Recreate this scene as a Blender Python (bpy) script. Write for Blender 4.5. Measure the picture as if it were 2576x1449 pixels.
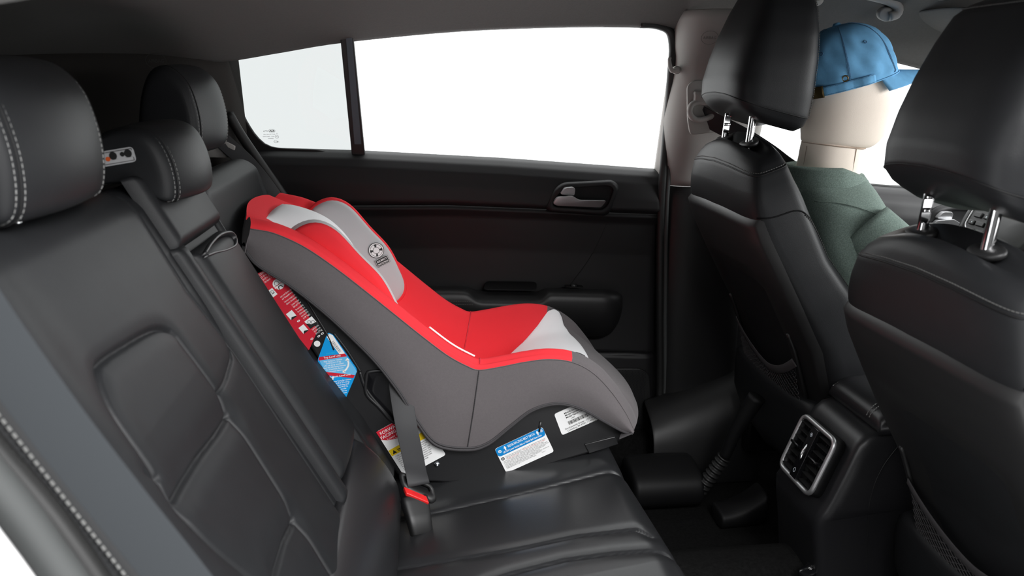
import bpy, bmesh, math, random
import numpy as np
from mathutils import Vector, Matrix
random.seed(7)
for o in list(bpy.data.objects): bpy.data.objects.remove(o)
scene = bpy.context.scene
COL = scene.collection

# ------------------------------------------------------------------ camera, world, exposure
FPX = 2000.0                                   # focal length for the 2576 px wide frame
TH = math.atan(524/FPX); PS = math.atan(218/FPX*math.cos(TH))
CAM = np.array([0.0, 0.0, 1.10])
cam_d = bpy.data.cameras.new('camera'); cam = bpy.data.objects.new('camera', cam_d); COL.objects.link(cam)
cam.location = CAM; cam.rotation_euler = (math.pi/2-TH, 0, -PS)
cam_d.sensor_width = 36; cam_d.lens = 36*FPX/2576; cam_d.clip_start = 0.02
cam_d.dof.use_dof = True; cam_d.dof.focus_distance = 1.75; cam_d.dof.aperture_fstop = 5.0
scene.camera = cam
world = bpy.data.worlds.new('studio'); scene.world = world; world.use_nodes = True
bg = world.node_tree.nodes['Background']; bg.inputs[0].default_value = (1.0, 1.0, 1.0, 1); bg.inputs[1].default_value = 2.9
# studio softbox above the open near door
kl = bpy.data.lights.new('unseen_softbox', 'AREA'); kl.shape = 'RECTANGLE'; kl.size = 1.7; kl.size_y = 1.1; kl.energy = 105; kl.color = (1, 1, 1)
ko = bpy.data.objects.new('unseen_softbox', kl); COL.objects.link(ko); ko.location = (.95, -1.0, 2.35)
ko.rotation_euler = (Vector((.15, 1.4, .4))-Vector(ko.location)).to_track_quat('-Z', 'Y').to_euler()
# added fill lamp ahead of the windscreen, brightens the mannequin
kl2 = bpy.data.lights.new('unseen_softbox', 'AREA'); kl2.shape = 'RECTANGLE'; kl2.size = 1.2; kl2.size_y = .9; kl2.energy = 70
ko2 = bpy.data.objects.new('unseen_softbox', kl2); COL.objects.link(ko2); ko2.location = (3.2, .5, 1.6)
ko2.rotation_euler = (Vector((1.0, 1.7, 1.0))-Vector(ko2.location)).to_track_quat('-Z', 'Y').to_euler()
vs = scene.view_settings; vs.view_transform = 'Standard'; vs.look = 'None'; vs.gamma = 1; vs.use_curve_mapping = False
vs.exposure = 0.06

# ------------------------------------------------------------------ helpers
_F = np.array([math.sin(PS)*math.cos(TH), math.cos(PS)*math.cos(TH), -math.sin(TH)])
_R = np.array([math.cos(PS), -math.sin(PS), 0]); _U = np.cross(_R, _F)
def at(x, y, X=None, Y=None, Z=None, plane=None):
    """world point on a plane of the car seen at a pixel of the 2576x1449 survey frame; plane = (normal, offset)"""
    d = _F*FPX + _R*(x-1288) + _U*(724.5-y)
    if plane is not None:
        n, c = np.array(plane[0], float), plane[1]
        t = (c - n.dot(CAM))/n.dot(d)
    elif X is not None: t = (X-CAM[0])/d[0]
    elif Y is not None: t = (Y-CAM[1])/d[1]
    else: t = (Z-CAM[2])/d[2]
    return CAM + t*d
def ats(pts, **k): return np.array([at(x, y, **k) for x, y in pts])

OFF = {}
def root_off(p):
    return OFF.get(p.name, np.zeros(3)) if p else np.zeros(3)
def tag(o, label=None, cat=None, group=None, kind=None):
    if label: o['label'] = label
    if cat: o['category'] = cat
    if group: o['group'] = group
    if kind: o['kind'] = kind
    return o
def thing(name, label, cat, loc, group=None, kind=None):
    o = bpy.data.objects.new(name, None); COL.objects.link(o); o.location = loc
    o.empty_display_size = 0.05
    OFF[o.name] = np.array(loc, float)
    return tag(o, label, cat, group, kind)
def obj(name, verts, faces, mat, parent=None, smooth=True, bevel=0, subsurf=0, label=None, kind=None, mats=None, fm=None, solid=0, autosmooth=None):
    off = root_off(parent)
    v = np.asarray(verts, float) - off
    me = bpy.data.meshes.new(name)
    me.from_pydata([tuple(p) for p in v], [], [tuple(int(i) for i in f) for f in faces])
    me.update()
    bm = bmesh.new(); bm.from_mesh(me); bmesh.ops.recalc_face_normals(bm, faces=bm.faces); bm.to_mesh(me); bm.free()
    for m in (mats or [mat]): me.materials.append(m)
    if fm is not None: me.polygons.foreach_set('material_index', np.asarray(fm, dtype=np.int32))
    if smooth: me.polygons.foreach_set('use_smooth', [True]*len(me.polygons))
    o = bpy.data.objects.new(name, me); COL.objects.link(o)
    if parent is not None:
        o.parent = parent; OFF[o.name] = off
    if solid:
        m = o.modifiers.new('s', 'SOLIDIFY'); m.thickness = solid; m.offset = 0
    if bevel:
        m = o.modifiers.new('b', 'BEVEL'); m.width = bevel; m.segments = 3; m.limit_method = 'ANGLE'; m.angle_limit = 0.6
    if subsurf:
        m = o.modifiers.new('u', 'SUBSURF'); m.levels = subsurf; m.render_levels = subsurf
    if autosmooth is not None:
        me.set_sharp_from_angle(angle=autosmooth)
    return tag(o, label, None, None, kind)

def V(*a): return np.array(a, float)
def unit(v): v = np.asarray(v, float); return v/max(np.linalg.norm(v), 1e-12)
def cr(pts, n, closed=False):
    """Catmull-Rom resample to n points, even arc length"""
    p = np.asarray(pts, float); k = len(p); out = []
    segs = k if closed else k-1
    for i in range(segs):
        if closed: a, b, c, d = p[(i-1) % k], p[i], p[(i+1) % k], p[(i+2) % k]
        else:
            b, c = p[i], p[i+1]; a = p[i-1] if i > 0 else 2*b-c; d = p[i+2] if i+2 < k else 2*c-b
        for t in np.linspace(0, 1, 16, endpoint=False):
            out.append(0.5*((2*b)+(c-a)*t+(2*a-5*b+4*c-d)*t*t+(3*b-a-3*c+d)*t**3))
    out.append(p[0] if closed else p[-1]); out = np.array(out)
    s = np.r_[0, np.cumsum(np.linalg.norm(np.diff(out, axis=0), axis=1))]
    q = np.linspace(0, s[-1], n, endpoint=not closed)
    return np.stack([np.interp(q, s, out[:, j]) for j in range(out.shape[1])], 1)
def poly_rs(pts, n):
    p = np.asarray(pts, float); s = np.r_[0, np.cumsum(np.linalg.norm(np.diff(p, axis=0), axis=1))]
    q = np.linspace(0, s[-1], n); return np.stack([np.interp(q, s, p[:, j]) for j in range(p.shape[1])], 1)
def rounded(pts, r, n=5):
    """round the corners of a closed polygon"""
    p = np.asarray(pts, float); k = len(p); out = []
    for i in range(k):
        a, b, c = p[i-1], p[i], p[(i+1) % k]
        la, lc = np.linalg.norm(a-b), np.linalg.norm(c-b); rr = min(r, la*0.45, lc*0.45)
        s, e = b+(a-b)/la*rr, b+(c-b)/lc*rr
        for t in np.linspace(0, 1, n): out.append((1-t)**2*s+2*t*(1-t)*b+t*t*e)
    return np.array(out)
def loopn(p, n=64):
    p = np.asarray(p, float); return poly_rs(np.vstack([p, p[:1]]), n+1)[:-1]
class MB:
    def __init__(s): s.v = []; s.f = []; s.m = []; s.n = 0
    def add(s, v, f, m=0):
        s.v.append(np.asarray(v, float)); s.f += [tuple(int(i)+s.n for i in q) for q in f]; s.m += [m]*len(f); s.n += len(v); return s
    def build(s, name, mat, parent=None, **k):
        if k.get('mats'): k['fm'] = s.m
        return obj(name, np.concatenate(s.v), s.f, mat, parent, **k)
def g_grid(P, closed_u=False, closed_v=False, flip=False):
    """P[nu][nv][3] -> verts, quads"""
    P = np.asarray(P); nu, nv = P.shape[:2]; f = []
    for i in range(nu if closed_u else nu-1):
        for j in range(nv if closed_v else nv-1):
            a, b = i*nv+j, ((i+1) % nu)*nv+j; c, d = ((i+1) % nu)*nv+(j+1) % nv, i*nv+(j+1) % nv
            f.append((a, b, c, d))
    return P.reshape(-1, 3), f
def g_loft(secs, caps=True):
    """closed sections"""
    v, f = g_grid(secs, closed_v=True); v = list(v); nv = len(secs[0]); nu = len(secs)
    if caps:
        for base in (0, (nu-1)*nv):
            c = np.mean([v[base+i] for i in range(nv)], axis=0); v.append(c); ci = len(v)-1
            for i in range(nv): f.append((base+i, base+(i+1) % nv, ci))
    return np.array(v), f
def g_cup(secs):
    v, f = g_grid(secs, closed_v=True); v = list(v); nv = len(secs[0]); b = (len(secs)-1)*nv; v.append(np.mean(v[b:b+nv], axis=0)); return np.array(v), f+[(b+i, b+(i+1) % nv, len(v)-1) for i in range(nv)]
def frames(path):
    p = np.asarray(path, float); T = np.gradient(p, axis=0); T /= np.linalg.norm(T, axis=1)[:, None]+1e-12
    n = np.cross(T[0], [0, 0, 1.0]);
    if np.linalg.norm(n) < 0.1: n = np.cross(T[0], [1.0, 0, 0])
    n = unit(n); N = []
    for t in T:
        n = unit(n-t*np.dot(n, t)); N.append(n)
    N = np.array(N); return T, N, np.cross(T, N)
def g_tube(path, r, n=8, caps=True):
    p = np.asarray(path, float); T, N, B = frames(p); a = np.linspace(0, 2*math.pi, n, endpoint=False)
    r = np.broadcast_to(r, (len(p),))
    return g_loft([[p[i]+r[i]*(math.cos(t)*N[i]+math.sin(t)*B[i]) for t in a] for i in range(len(p))], caps)
def g_torus_loop(path, r, n=8):
    p = np.asarray(path, float); q = np.vstack([p, p[:3]]); T, N, B = frames(q); a = np.linspace(0, 2*math.pi, n, endpoint=False)
    c = p.mean(0); nn = unit(np.cross(p[0]-c, p[len(p)//4]-c))
    S = []
    for i in range(len(p)):
        t = unit(p[(i+1) % len(p)]-p[i-1]); b = unit(np.cross(nn, t)); S.append([p[i]+r*(math.cos(x)*nn+math.sin(x)*b) for x in a])
    return g_grid(S, closed_u=True, closed_v=True)
def g_ribbon(path, side, w, th):
    """flat webbing: side = width direction per point"""
    p = np.asarray(path, float); side = np.broadcast_to(np.asarray(side, float), p.shape); T, _, _ = frames(p); S = []
    for i in range(len(p)):
        s = unit(side[i]-T[i]*np.dot(side[i], T[i])); n = np.cross(T[i], s); ww = w if np.isscalar(w) else w[i]
        S.append([p[i]+s*ww/2*a+n*th/2*b for a, b in ((-1, -.6), (-.96, -1), (0, -1), (.96, -1), (1, -.6), (1, .6), (.96, 1), (0, 1), (-.96, 1), (-1, .6))])
    return g_loft(S)
def g_box(c, h, M=None):
    c = np.asarray(c, float); A = np.eye(3) if M is None else np.asarray(M, float)
    v = [c+A[0]*h[0]*x+A[1]*h[1]*y+A[2]*h[2]*z for x in (-1, 1) for y in (-1, 1) for z in (-1, 1)]
    return np.array(v), [(0, 1, 3, 2), (4, 6, 7, 5), (0, 4, 5, 1), (2, 3, 7, 6), (0, 2, 6, 4), (1, 5, 7, 3)]
def g_prism(loop, d):
    """polygon extruded by vector d"""
    p = np.asarray(loop, float); n = len(p); d = np.asarray(d, float)
    return np.vstack([p, p+d]), [tuple(range(n)), tuple(range(2*n-1, n-1, -1))]+[(i, (i+1) % n, (i+1) % n+n, i+n) for i in range(n)]
def g_pad(loop, nrm, depth, dome=0.004, edge=0.006, inset=0.05):
    """pillow: loop at the back, rounded rim, domed front (loop roughly convex)"""
    p = np.asarray(loop, float); c = p.mean(0); n = unit(nrm); S = [p.copy()]
    for a in np.linspace(0, 1, 5):
        k = inset*(1-math.cos(a*math.pi/2)); S.append(c+(p-c)*(1-k)+n*(depth-edge+edge*math.sin(a*math.pi/2)))
    for q in (0.8, 0.6, 0.4, 0.2):
        S.append(c+(p-c)*q*(1-inset)+n*(depth+dome*(1-q*q)))
    return g_loft(S)
def g_ring(inner, outer, d):
    """frame between two loops of equal count, extruded by d"""
    a, b = np.asarray(inner, float), np.asarray(outer, float); d = np.asarray(d, float)
    return g_grid(np.array([a, b, b+d, a+d]), closed_u=True, closed_v=True)
def g_lathe(prof, c, ax=(0, 0, 1), n=32):
    ax = unit(ax); u = unit(np.cross(ax, [1, 0, 0] if abs(ax[0]) < .9 else [0, 1, 0])); w = np.cross(ax, u); c = np.asarray(c, float)
    return g_loft([[c+ax*z+r*(math.cos(t)*u+math.sin(t)*w) for t in np.linspace(0, 2*math.pi, n, endpoint=False)] for r, z in prof])
def g_stitch(path, pitch=0.006, length=0.0042, r=0.0006):
    p = np.asarray(path, float); s = np.r_[0, np.cumsum(np.linalg.norm(np.diff(p, axis=0), axis=1))]; mb = MB()
    k = int(s[-1]/pitch)
    for i in range(k):
        q = np.array([i*pitch, i*pitch+length]); e = np.stack([np.interp(q, s, p[:, j]) for j in range(3)], 1)
        t = unit(e[1]-e[0]); a = unit(np.cross(t, [0.3, 0.2, 0.93])); b = np.cross(t, a)
        v, f = g_box(e.mean(0), (length/2, r, r), (t, a, b)); mb.add(v, f)
    return mb
def dist_poly(A, B, line):
    """distance of grid points (A,B) to polyline"""
    d = np.full(A.shape, 9.0)
    for (a0, b0), (a1, b1) in zip(line[:-1], line[1:]):
        da, db = a1-a0, b1-b0; L = da*da+db*db+1e-12
        t = np.clip(((A-a0)*da+(B-b0)*db)/L, 0, 1); d = np.minimum(d, np.hypot(A-a0-t*da, B-b0-t*db))
    return d
def groove(d, depth, w): return -depth*np.exp(-(d/w)**2)

# ---- text and flat print laid on a plane
_font_cache = {}
def glyphs(s, size, align='LEFT', bold=0.0):
    cu = bpy.data.curves.new('t', 'FONT'); cu.body = s; cu.size = size; cu.align_x = align; cu.resolution_u = 2; cu.offset = bold
    o = bpy.data.objects.new('t', cu)
    me = bpy.data.meshes.new_from_object(o)
    v = np.array([tuple(x.co) for x in me.vertices]).reshape(-1, 3); f = [tuple(p.vertices) for p in me.polygons]
    bpy.data.objects.remove(o); bpy.data.curves.remove(cu); bpy.data.meshes.remove(me)
    return v[:, :2] if len(v) else np.zeros((0, 2)), f
class Print:
    """collects flat shapes in label coordinates (a right, b down, metres) per ink"""
    def __init__(s, o, ea, eb): s.o = np.asarray(o, float); s.ea = unit(ea); eb = np.asarray(eb, float); s.eb = unit(eb-s.ea*np.dot(eb, s.ea)); s.n = np.cross(s.ea, -s.eb); s.ink = {}
    def pt(s, q, lift): q = np.asarray(q, float).reshape(-1, 2); return s.o+q[:, :1]*s.ea+q[:, 1:]*s.eb+s.n*lift
    def poly(s, ink, q, lift=0.0003): s.ink.setdefault(ink, MB()).add(s.pt(q, lift), [tuple(range(len(q)))]); return s
    def rect(s, ink, a, b, w, h, lift=0.0003, rot=0):
        c, k = math.cos(rot), math.sin(rot); q = [(a+x*c-y*k, b+x*k+y*c) for x, y in ((0, 0), (w, 0), (w, h), (0, h))]; return s.poly(ink, q, lift)
    def disc(s, ink, a, b, r, lift=0.0003, sq=1.0): return s.poly(ink, [(a+r*math.cos(t), b+r*sq*math.sin(t)) for t in np.linspace(0, 2*math.pi, 20, endpoint=False)], lift)
    def ring(s, ink, a, b, r0, r1, lift=0.0004, sq=1.0, t0=0, t1=2*math.pi):
        t = np.linspace(t0, t1, 22); i = [(a+r0*math.cos(x), b+sq*r0*math.sin(x)) for x in t]; o = [(a+r1*math.cos(x), b+sq*r1*math.sin(x)) for x in t]
        v = s.pt(i+o, lift); n = len(t); s.ink.setdefault(ink, MB()).add(v, [(k, k+1, k+1+n, k+n) for k in range(n-1)]); return s
    def text(s, ink, a, b, t, size, align='LEFT', lift=0.0004, width=None, bold=0.0, mirror=False):
        g, f = glyphs(t, size, align, bold)
        if not len(g): return s
        if width: g = g*np.array([width/max(np.ptp(g[:, 0]), 1e-6), 1])
        if mirror: g = g*np.array([-1, 1])
        s.ink.setdefault(ink, MB()).add(s.pt(np.stack([a+g[:, 0], b-g[:, 1]], 1), lift), f); return s
    def build(s, parent, mats, name='lettering'):
        for k, mb in s.ink.items():
            if name == 'symbol':
                i0 = 0; fi = 0
                for vv in mb.v:
                    fs = []
                    while fi < len(mb.f) and max(mb.f[fi]) < i0+len(vv): fs.append(tuple(i-i0 for i in mb.f[fi])); fi += 1
                    obj('symbol', vv, fs, mats[k], parent, smooth=False); i0 += len(vv)
                continue
            mb.build(name if k not in ('white_base',) else 'backing', mats[k], parent, smooth=False)

# ------------------------------------------------------------------ materials
def mat(name, col, rough=0.5, metal=0.0, spec=0.5, bump=None, bscale=300, bstr=0.15, var=0.0, vscale=20, sheen=0.0, coat=0.0, detail='voronoi'):
    m = bpy.data.materials.new(name); m.use_nodes = True; nt = m.node_tree; b = nt.nodes['Principled BSDF']
    b.inputs['Base Color'].default_value = (*col, 1); b.inputs['Roughness'].default_value = rough; b.inputs['Metallic'].default_value = metal
    b.inputs['Specular IOR Level'].default_value = spec
    if sheen: b.inputs['Sheen Weight'].default_value = sheen
    if coat: b.inputs['Coat Weight'].default_value = coat
    tc = nt.nodes.new('ShaderNodeTexCoord')
    if bump:
        if bump == 'leather':
            t = nt.nodes.new('ShaderNodeTexVoronoi'); t.feature = 'SMOOTH_F1'; out = t.outputs['Distance']
        else:
            t = nt.nodes.new('ShaderNodeTexNoise'); t.inputs['Detail'].default_value = 4; out = t.outputs['Fac']
        t.inputs['Scale'].default_value = bscale; nt.links.new(tc.outputs['Object'], t.inputs['Vector'])
        bp = nt.nodes.new('ShaderNodeBump'); bp.inputs['Strength'].default_value = bstr; bp.inputs['Distance'].default_value = 0.001
        nt.links.new(out, bp.inputs['Height']); nt.links.new(bp.outputs['Normal'], b.inputs['Normal'])
    if var:
        t = nt.nodes.new('ShaderNodeTexNoise'); t.inputs['Scale'].default_value = vscale; t.inputs['Detail'].default_value = 6
        nt.links.new(tc.outputs['Object'], t.inputs['Vector'])
        r = nt.nodes.new('ShaderNodeMapRange'); r.inputs[1].default_value = .3; r.inputs[2].default_value = .7; r.inputs[3].default_value = 1-var; r.inputs[4].default_value = 1+var
        nt.links.new(t.outputs['Fac'], r.inputs[0])
        mx = nt.nodes.new('ShaderNodeVectorMath'); mx.operation = 'SCALE'; mx.inputs[0].default_value = col; nt.links.new(r.outputs[0], mx.inputs['Scale'])
        nt.links.new(mx.outputs[0], b.inputs['Base Color'])
    return m
def glass(name, tint, gloss=0.04):
    m = bpy.data.materials.new(name); m.use_nodes = True; nt = m.node_tree; nt.nodes.clear()
    o = nt.nodes.new('ShaderNodeOutputMaterial'); t = nt.nodes.new('ShaderNodeBsdfTransparent'); t.inputs[0].default_value = (*tint, 1)
    g = nt.nodes.new('ShaderNodeBsdfGlossy'); g.inputs['Roughness'].default_value = 0.02
    x = nt.nodes.new('ShaderNodeMixShader'); x.inputs[0].default_value = gloss
    nt.links.new(t.outputs[0], x.inputs[1]); nt.links.new(g.outputs[0], x.inputs[2]); nt.links.new(x.outputs[0], o.inputs[0]); return m
M = dict(
 leather=mat('black leather', (.0125, .013, .0142), .45, spec=.2, bump='leather', bscale=900, bstr=.13, var=.06, vscale=30),
 leather_lit=mat('brightened seat leather', (.018, .0185, .02), .32, spec=.55, bump='leather', bscale=900, bstr=.1),  # same leather, lightened and glossed so the cushion looks more brightly lit
 leather_shiny=mat('smooth black leather', (.013, .013, .0145), .36, bump='leather', bscale=900, bstr=.13),
 plastic=mat('black grained plastic', (.010, .010, .0105), .48, bump='noise', bscale=1500, bstr=.12),
 plastic_dark=mat('matt black plastic', (.004, .004, .0045), .6, spec=.3, bump='noise', bscale=1200, bstr=.1),
 shell=mat('black shell plastic', (.012, .012, .013), .38, bump='noise', bscale=900, bstr=.05),
 gloss=mat('gloss black', (.006, .006, .007), .12),
 rubber=mat('rubber seal', (.012, .012, .012), .5),
 grey_seal=mat('grey rubber seal', (.05, .053, .053), .7),
 door_soft=mat('soft black door trim', (.011, .0105, .0115), .5, spec=.4, bump='noise', bscale=1400, bstr=.15),
 liner=mat('grey headliner cloth', (.112, .109, .107), .95, bump='noise', bscale=700, bstr=.25, var=.04, vscale=200, spec=.1),
 pillar=mat('warm grey pillar trim', (.34, .325, .31), .7, bump='noise', bscale=900, bstr=.12, spec=.3),
 dark_pillar=mat('dark grey pillar trim', (.034, .031, .029), .8, bump='noise', bscale=900, bstr=.12, spec=.2),
 carpet=mat('black carpet', (.006, .006, .006), 1.0, bump='noise', bscale=500, bstr=.8, var=.4, vscale=150, spec=.1),
 red=mat('red knit cloth', (.84, .040, .052), .8, bump='noise', bscale=1500, bstr=.2, spec=.12),
 grey=mat('charcoal knit cloth', (.118, .106, .110), .85, bump='noise', bscale=1600, bstr=.25, sheen=.12, spec=.2, var=.04, vscale=250),
 lgrey=mat('light grey knit cloth', (.84, .84, .855), .85, bump='noise', bscale=1600, bstr=.2, sheen=.1, spec=.2),
 mgrey=mat('mid grey knit cloth', (.50, .49, .50), .85, bump='noise', bscale=1600, bstr=.2, sheen=.1, spec=.2),
 binding=mat('dark binding tape', (.045, .042, .045), .8, bump='noise', bscale=900, bstr=.3),
 chrome=mat('chrome', (.85, .85, .86), .08, metal=1.0),
 silver=mat('satin silver', (.55, .55, .56), .38, metal=.85),
 thread=mat('grey thread', (.20, .20, .195), .8),
 thread_dim=mat('dark thread', (.07, .07, .068), .8),
 webbing=mat('black webbing', (.020, .020, .022), .6, bump='noise', bscale=1800, bstr=.3),
 webbing_grey=mat('grey webbing', (.027, .030, .033), .9, spec=.15, bump='noise', bscale=800, bstr=.2),
 red_plastic=mat('red plastic', (.70, .02, .02), .35),
 linen=mat('beige mannequin linen', (.90, .79, .69), .9, bump='noise', bscale=1200, bstr=.25, spec=.2),
 linen_seam=mat('linen seam', (.42, .32, .25), .9),
 blue=mat('washed blue twill', (.14, .36, .60), .85, bump='noise', bscale=1300, bstr=.3, var=.12, vscale=35, spec=.2),
 blue_dark=mat('blue stitching', (.065, .16, .28), .85),
 brass=mat('aged brass', (.14, .10, .045), .4, metal=.8),
 shirt=mat('heather green jersey', (.16, .21, .185), .9, bump='noise', bscale=1200, bstr=.3, var=.28, vscale=420, spec=.2),
 bluegrey=mat('blue grey tape', (.085, .105, .125), .6),
 dull=mat('dull white sticker', (.42, .42, .43), .5), white=mat('white label', (.80, .80, .80), .45), black=mat('black ink', (.01, .01, .01), .5), ink=mat('grey ink', (.12, .12, .12), .5),
 lred=mat('red label', (.55, .012, .03), .45), lblue=mat('blue label', (.0, .29, .68), .45), lblue2=mat('pale blue label', (.13, .45, .74), .45),
 dblue=mat('deep blue label', (.0, .20, .52), .45), yellow=mat('yellow label', (.80, .55, .01), .45), orange=mat('orange label', (.62, .10, .02), .5), inkred=mat('red ink', (.55, .08, .06), .5),
 cyanink=mat('cyan ink', (.02, .5, .8), .5), palewhite=mat('pale lettering', (.75, .82, .88), .5),
 paint=mat('white car paint', (.80, .80, .80), .3, coat=.5), green_ink=mat('green ink', (.02, .35, .10), .5), steel=mat('zinc bolt', (.55, .58, .62), .25, metal=1.0),
 emboss=mat('embossed trim', (.16, .155, .15), .8), emboss_dark=mat('embossed dark trim', (.05, .047, .045), .8),
 body=mat('body inner', (.03, .03, .03), .8),
 glass=glass('clear glass', (.94, .95, .95)), tinted=glass('tinted glass', (.53, .543, .542), .02),
)
CY = 1.397                       # centre line of the car
def mirror_y(p): q = np.array(p, float); q[..., 1] = 2*CY-q[..., 1]; return q

# ------------------------------------------------------------------ the car body (setting)
RAIL = V((-1.40,1.92,1.10),(-1.1,1.935,1.15),(-.85,1.945,1.166),(-.64,1.97,1.168),(-.53,2.01,1.158),(-.47,2.035,1.158),(-.35,2.045,1.178),(-.19,2.04,1.203),(.1,2.035,1.230),(.4,2.032,1.241),(.6,2.03,1.238),(.8,2.022,1.222),(1.0,2.015,1.193),(1.25,2.005,1.148),(1.55,1.96,1.06),(1.75,1.93,.99))
rail = cr(RAIL, 90)
rail_z = lambda x: np.interp(x, rail[:, 0], rail[:, 2]); rail_y = lambda x: np.interp(x, rail[:, 0], rail[:, 1])
S = []
for p in rail:
    if p[0] > 1.36: continue
    q = np.linspace(0, 1, 26)**1.5; z = p[2]+np.interp(p[0], [-.6, -.2, .5, .9], [.085, .10, .115, .135])*(1-(1-q)**np.interp(p[0], [-.6, -.2, .5, .9], [2.6, 3.2, 4.0, 6.0])); y = p[1]+(CY-p[1])*q
    half = np.stack([np.full(26, p[0]), y, z], 1)
    lip = [p+V(0, .012, .004), p+V(0, .004, -.004)]
    S.append(np.vstack([lip, half, mirror_y(half[:-1][::-1]), mirror_y(np.array(lip[::-1]))]))
v, f = g_grid(S)
ceil = obj('ceiling', v, f, M['liner']); tag(ceil, kind='structure', label='grey cloth headliner curving down to the window tops')
m = ceil.modifiers.new('s', 'SOLIDIFY'); m.thickness = .012; m.offset = 1
# floor pan with tunnel
S = []
for x in np.linspace(-1.4, 1.95, 60):
    row = []
    for y in np.linspace(.64, 2.165, 50):
        t = abs(y-CY); z = .14*np.exp(-(t/.10)**4)*(1 if x > .2 else .6); z += .10*np.clip((t-.60)/.08, 0, 1)**2
        if x < .12: z = max(z, .08*min(1, (.12-x)/.15))
        row.append((x, y, z-.002))
    S.append(row)
v, f = g_grid(S); floor = tag(obj('floor', v, f, M['carpet'], solid=.01), kind='structure', label='black carpeted rear footwell floor')
# floor mat (a loose thing)
lp = rounded([(.40, 1.52, .006), (.84, 1.53, .006), (.84, 1.93, .006), (.40, 1.93, .006)], .05)
o = obj('floor_mat', *g_prism(lp, (0, 0, .006)), M['carpet'], bevel=.002, autosmooth=.6); tag(o, 'thin black carpet mat on the footwell floor behind the driver seat', 'floor mat')

def pl_T(): return ((0, 1, .33), 2.13+.33*.93)     # plane of the side glass
def sideglass(px, n=None): return ats(px, plane=pl_T())
# main rear-door window
win_main = [(887,90),(1000,76),(1200,62),(1400,56),(1600,56),(1655,61),(1677,78),(1684,120),(1674,270),(1658,430),(1400,413),(1100,395),(917,386)]
w1 = thing('window_1', 'large clear side window of the far rear door, bright white outside', None, at(1300, 410, plane=pl_T()), kind='structure')
obj('pane', *g_prism(sideglass(win_main), (0, .004, 0)), M['glass'], w1, smooth=False)
# quarter window
qin = [(543,152),(570,138),(620,124),(740,105),(856,90),(871,230),(888,380),(790,376),(692,371),(655,352),(625,312),(590,243),(556,183)]
qout = [(500,148),(556,122),(612,108),(738,92),(866,80),(884,230),(901,392),(790,392),(676,390),(625,380),(586,320),(546,255),(508,190)]
w2 = thing('window_2', 'small fixed rear quarter window with etched glass marks', None, at(800, 370, plane=pl_T()), kind='structure')
ql = cr(sideglass(qin), 60, True); qo = cr(sideglass(qout), 60, True)
obj('pane', *g_prism(ql, (0, .004, 0)), M['tinted'], w2, smooth=False)
obj('window_frame', *g_ring(ql+V(0,-.002,0), qo+V(0,-.002,0), (0, .012, 0)), M['rubber'], w2, bevel=.002, autosmooth=.6)
pr = Print(at(696, 325, plane=pl_T())+V(0,-.0012,0), (-1, 0, 0), at(700, 380, plane=pl_T())-at(700, 325, plane=pl_T()))
u = .00088
pr.n = V(0, -1, 0)
pr.text('black', 14*u, 8*u, 'KIA', 9*u, 'CENTER', bold=.0003); pr.ring('black', 14*u, 5*u, 9*u, 9.8*u, sq=.55)
pr.text('black', 26*u, 8*u, 'PPG', 7*u); pr.text('black', 6*u, 17*u, 'DOT 376 M60 AS3', 4.2*u, lift=.0004); pr.text('black', 9*u, 24*u, 'AS3 - 00C3NO', 5.2*u); pr.text('black', 12*u, 30*u, '0000000', 4.6*u)
pr.ring('black', 2*u, 23*u, 4.6*u, 5.3*u); pr.text('black', 2*u, 25*u, 'E4', 5*u, 'CENTER'); pr.text('black', -1*u, 15*u, 'V', 5*u); pr.ring('black', 7*u, 38*u, 4.6*u, 5.3*u, sq=.8); pr.text('black', 7*u, 40*u, 'CCC', 4*u, 'CENTER'); pr.text('black', -3*u, 41*u, '10', 7*u)
pr.build(w2, {'black': M['ink']})

# ---- far rear door
d1 = thing('door_1', 'black far rear door trim with armrest and silver handle', None, (0.1, 2.12, .05), kind='structure')
sill = lambda x: np.interp(x, [-.6, -.43, -.17, .2, .62, .7], [.934, .930, .920, .897, .863, .858])
seam = lambda x: np.interp(x, [-.6, -.2, .05, .33, .50, .65], [.785, .783, .780, .764, .752, .744])
dprof_d = [0, .006, .018, .040, .08, .14, .2]; dprof_y = [2.150, 2.128, 2.110, 2.096, 2.088, 2.088, 2.09]
xs = np.linspace(-.56, .640, 90); P = []
for x in xs:
    zt, zb = sill(x), seam(x); row = []
    for t in np.linspace(0, 1, 30):
        d = (zt-zb)*t**1.4; y = np.interp(d, dprof_d, dprof_y); e = zt-zb-d; y += .010*math.exp(-(e/.006)**2)
        y += .012*np.clip((x-.62)/.02, 0, 1)**2
        row.append((x, y, zt-d))
    P.append(row)
v, f = g_grid(P); obj('upper_trim', v, f, M['door_soft'], d1)
P = []
diag = [tuple(at(*q, Y=2.12)[[0, 2]]) for q in ((1530, 548), (1490, 640), (1430, 724))]
low = [tuple(at(*q, Y=2.12)[[0, 2]]) for q in ((1380, 886), (1540, 890), (1660, 893))]
for x in np.linspace(-.56, .640, 130):
    zt = seam(x)-.003; row = []
    for t in np.linspace(0, 1, 120):
        z = zt+(.06-zt)*t; d = zt-z
        y = np.interp(d, [0, .004, .03, .12, .25, .5, .8], [2.108, 2.098, 2.112, 2.124, 2.124, 2.116, 2.116])
        y += .014*np.clip((x-.615)/.025, 0, 1)**2
        row.append((x, y, z))
    P.append(row)
P = np.array(P); P[..., 1] += -groove(dist_poly(P[..., 0], P[..., 2], low), .012, .004)
v, f = g_grid(P); obj('lower_trim', v, f, M['door_soft'], d1)
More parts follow.
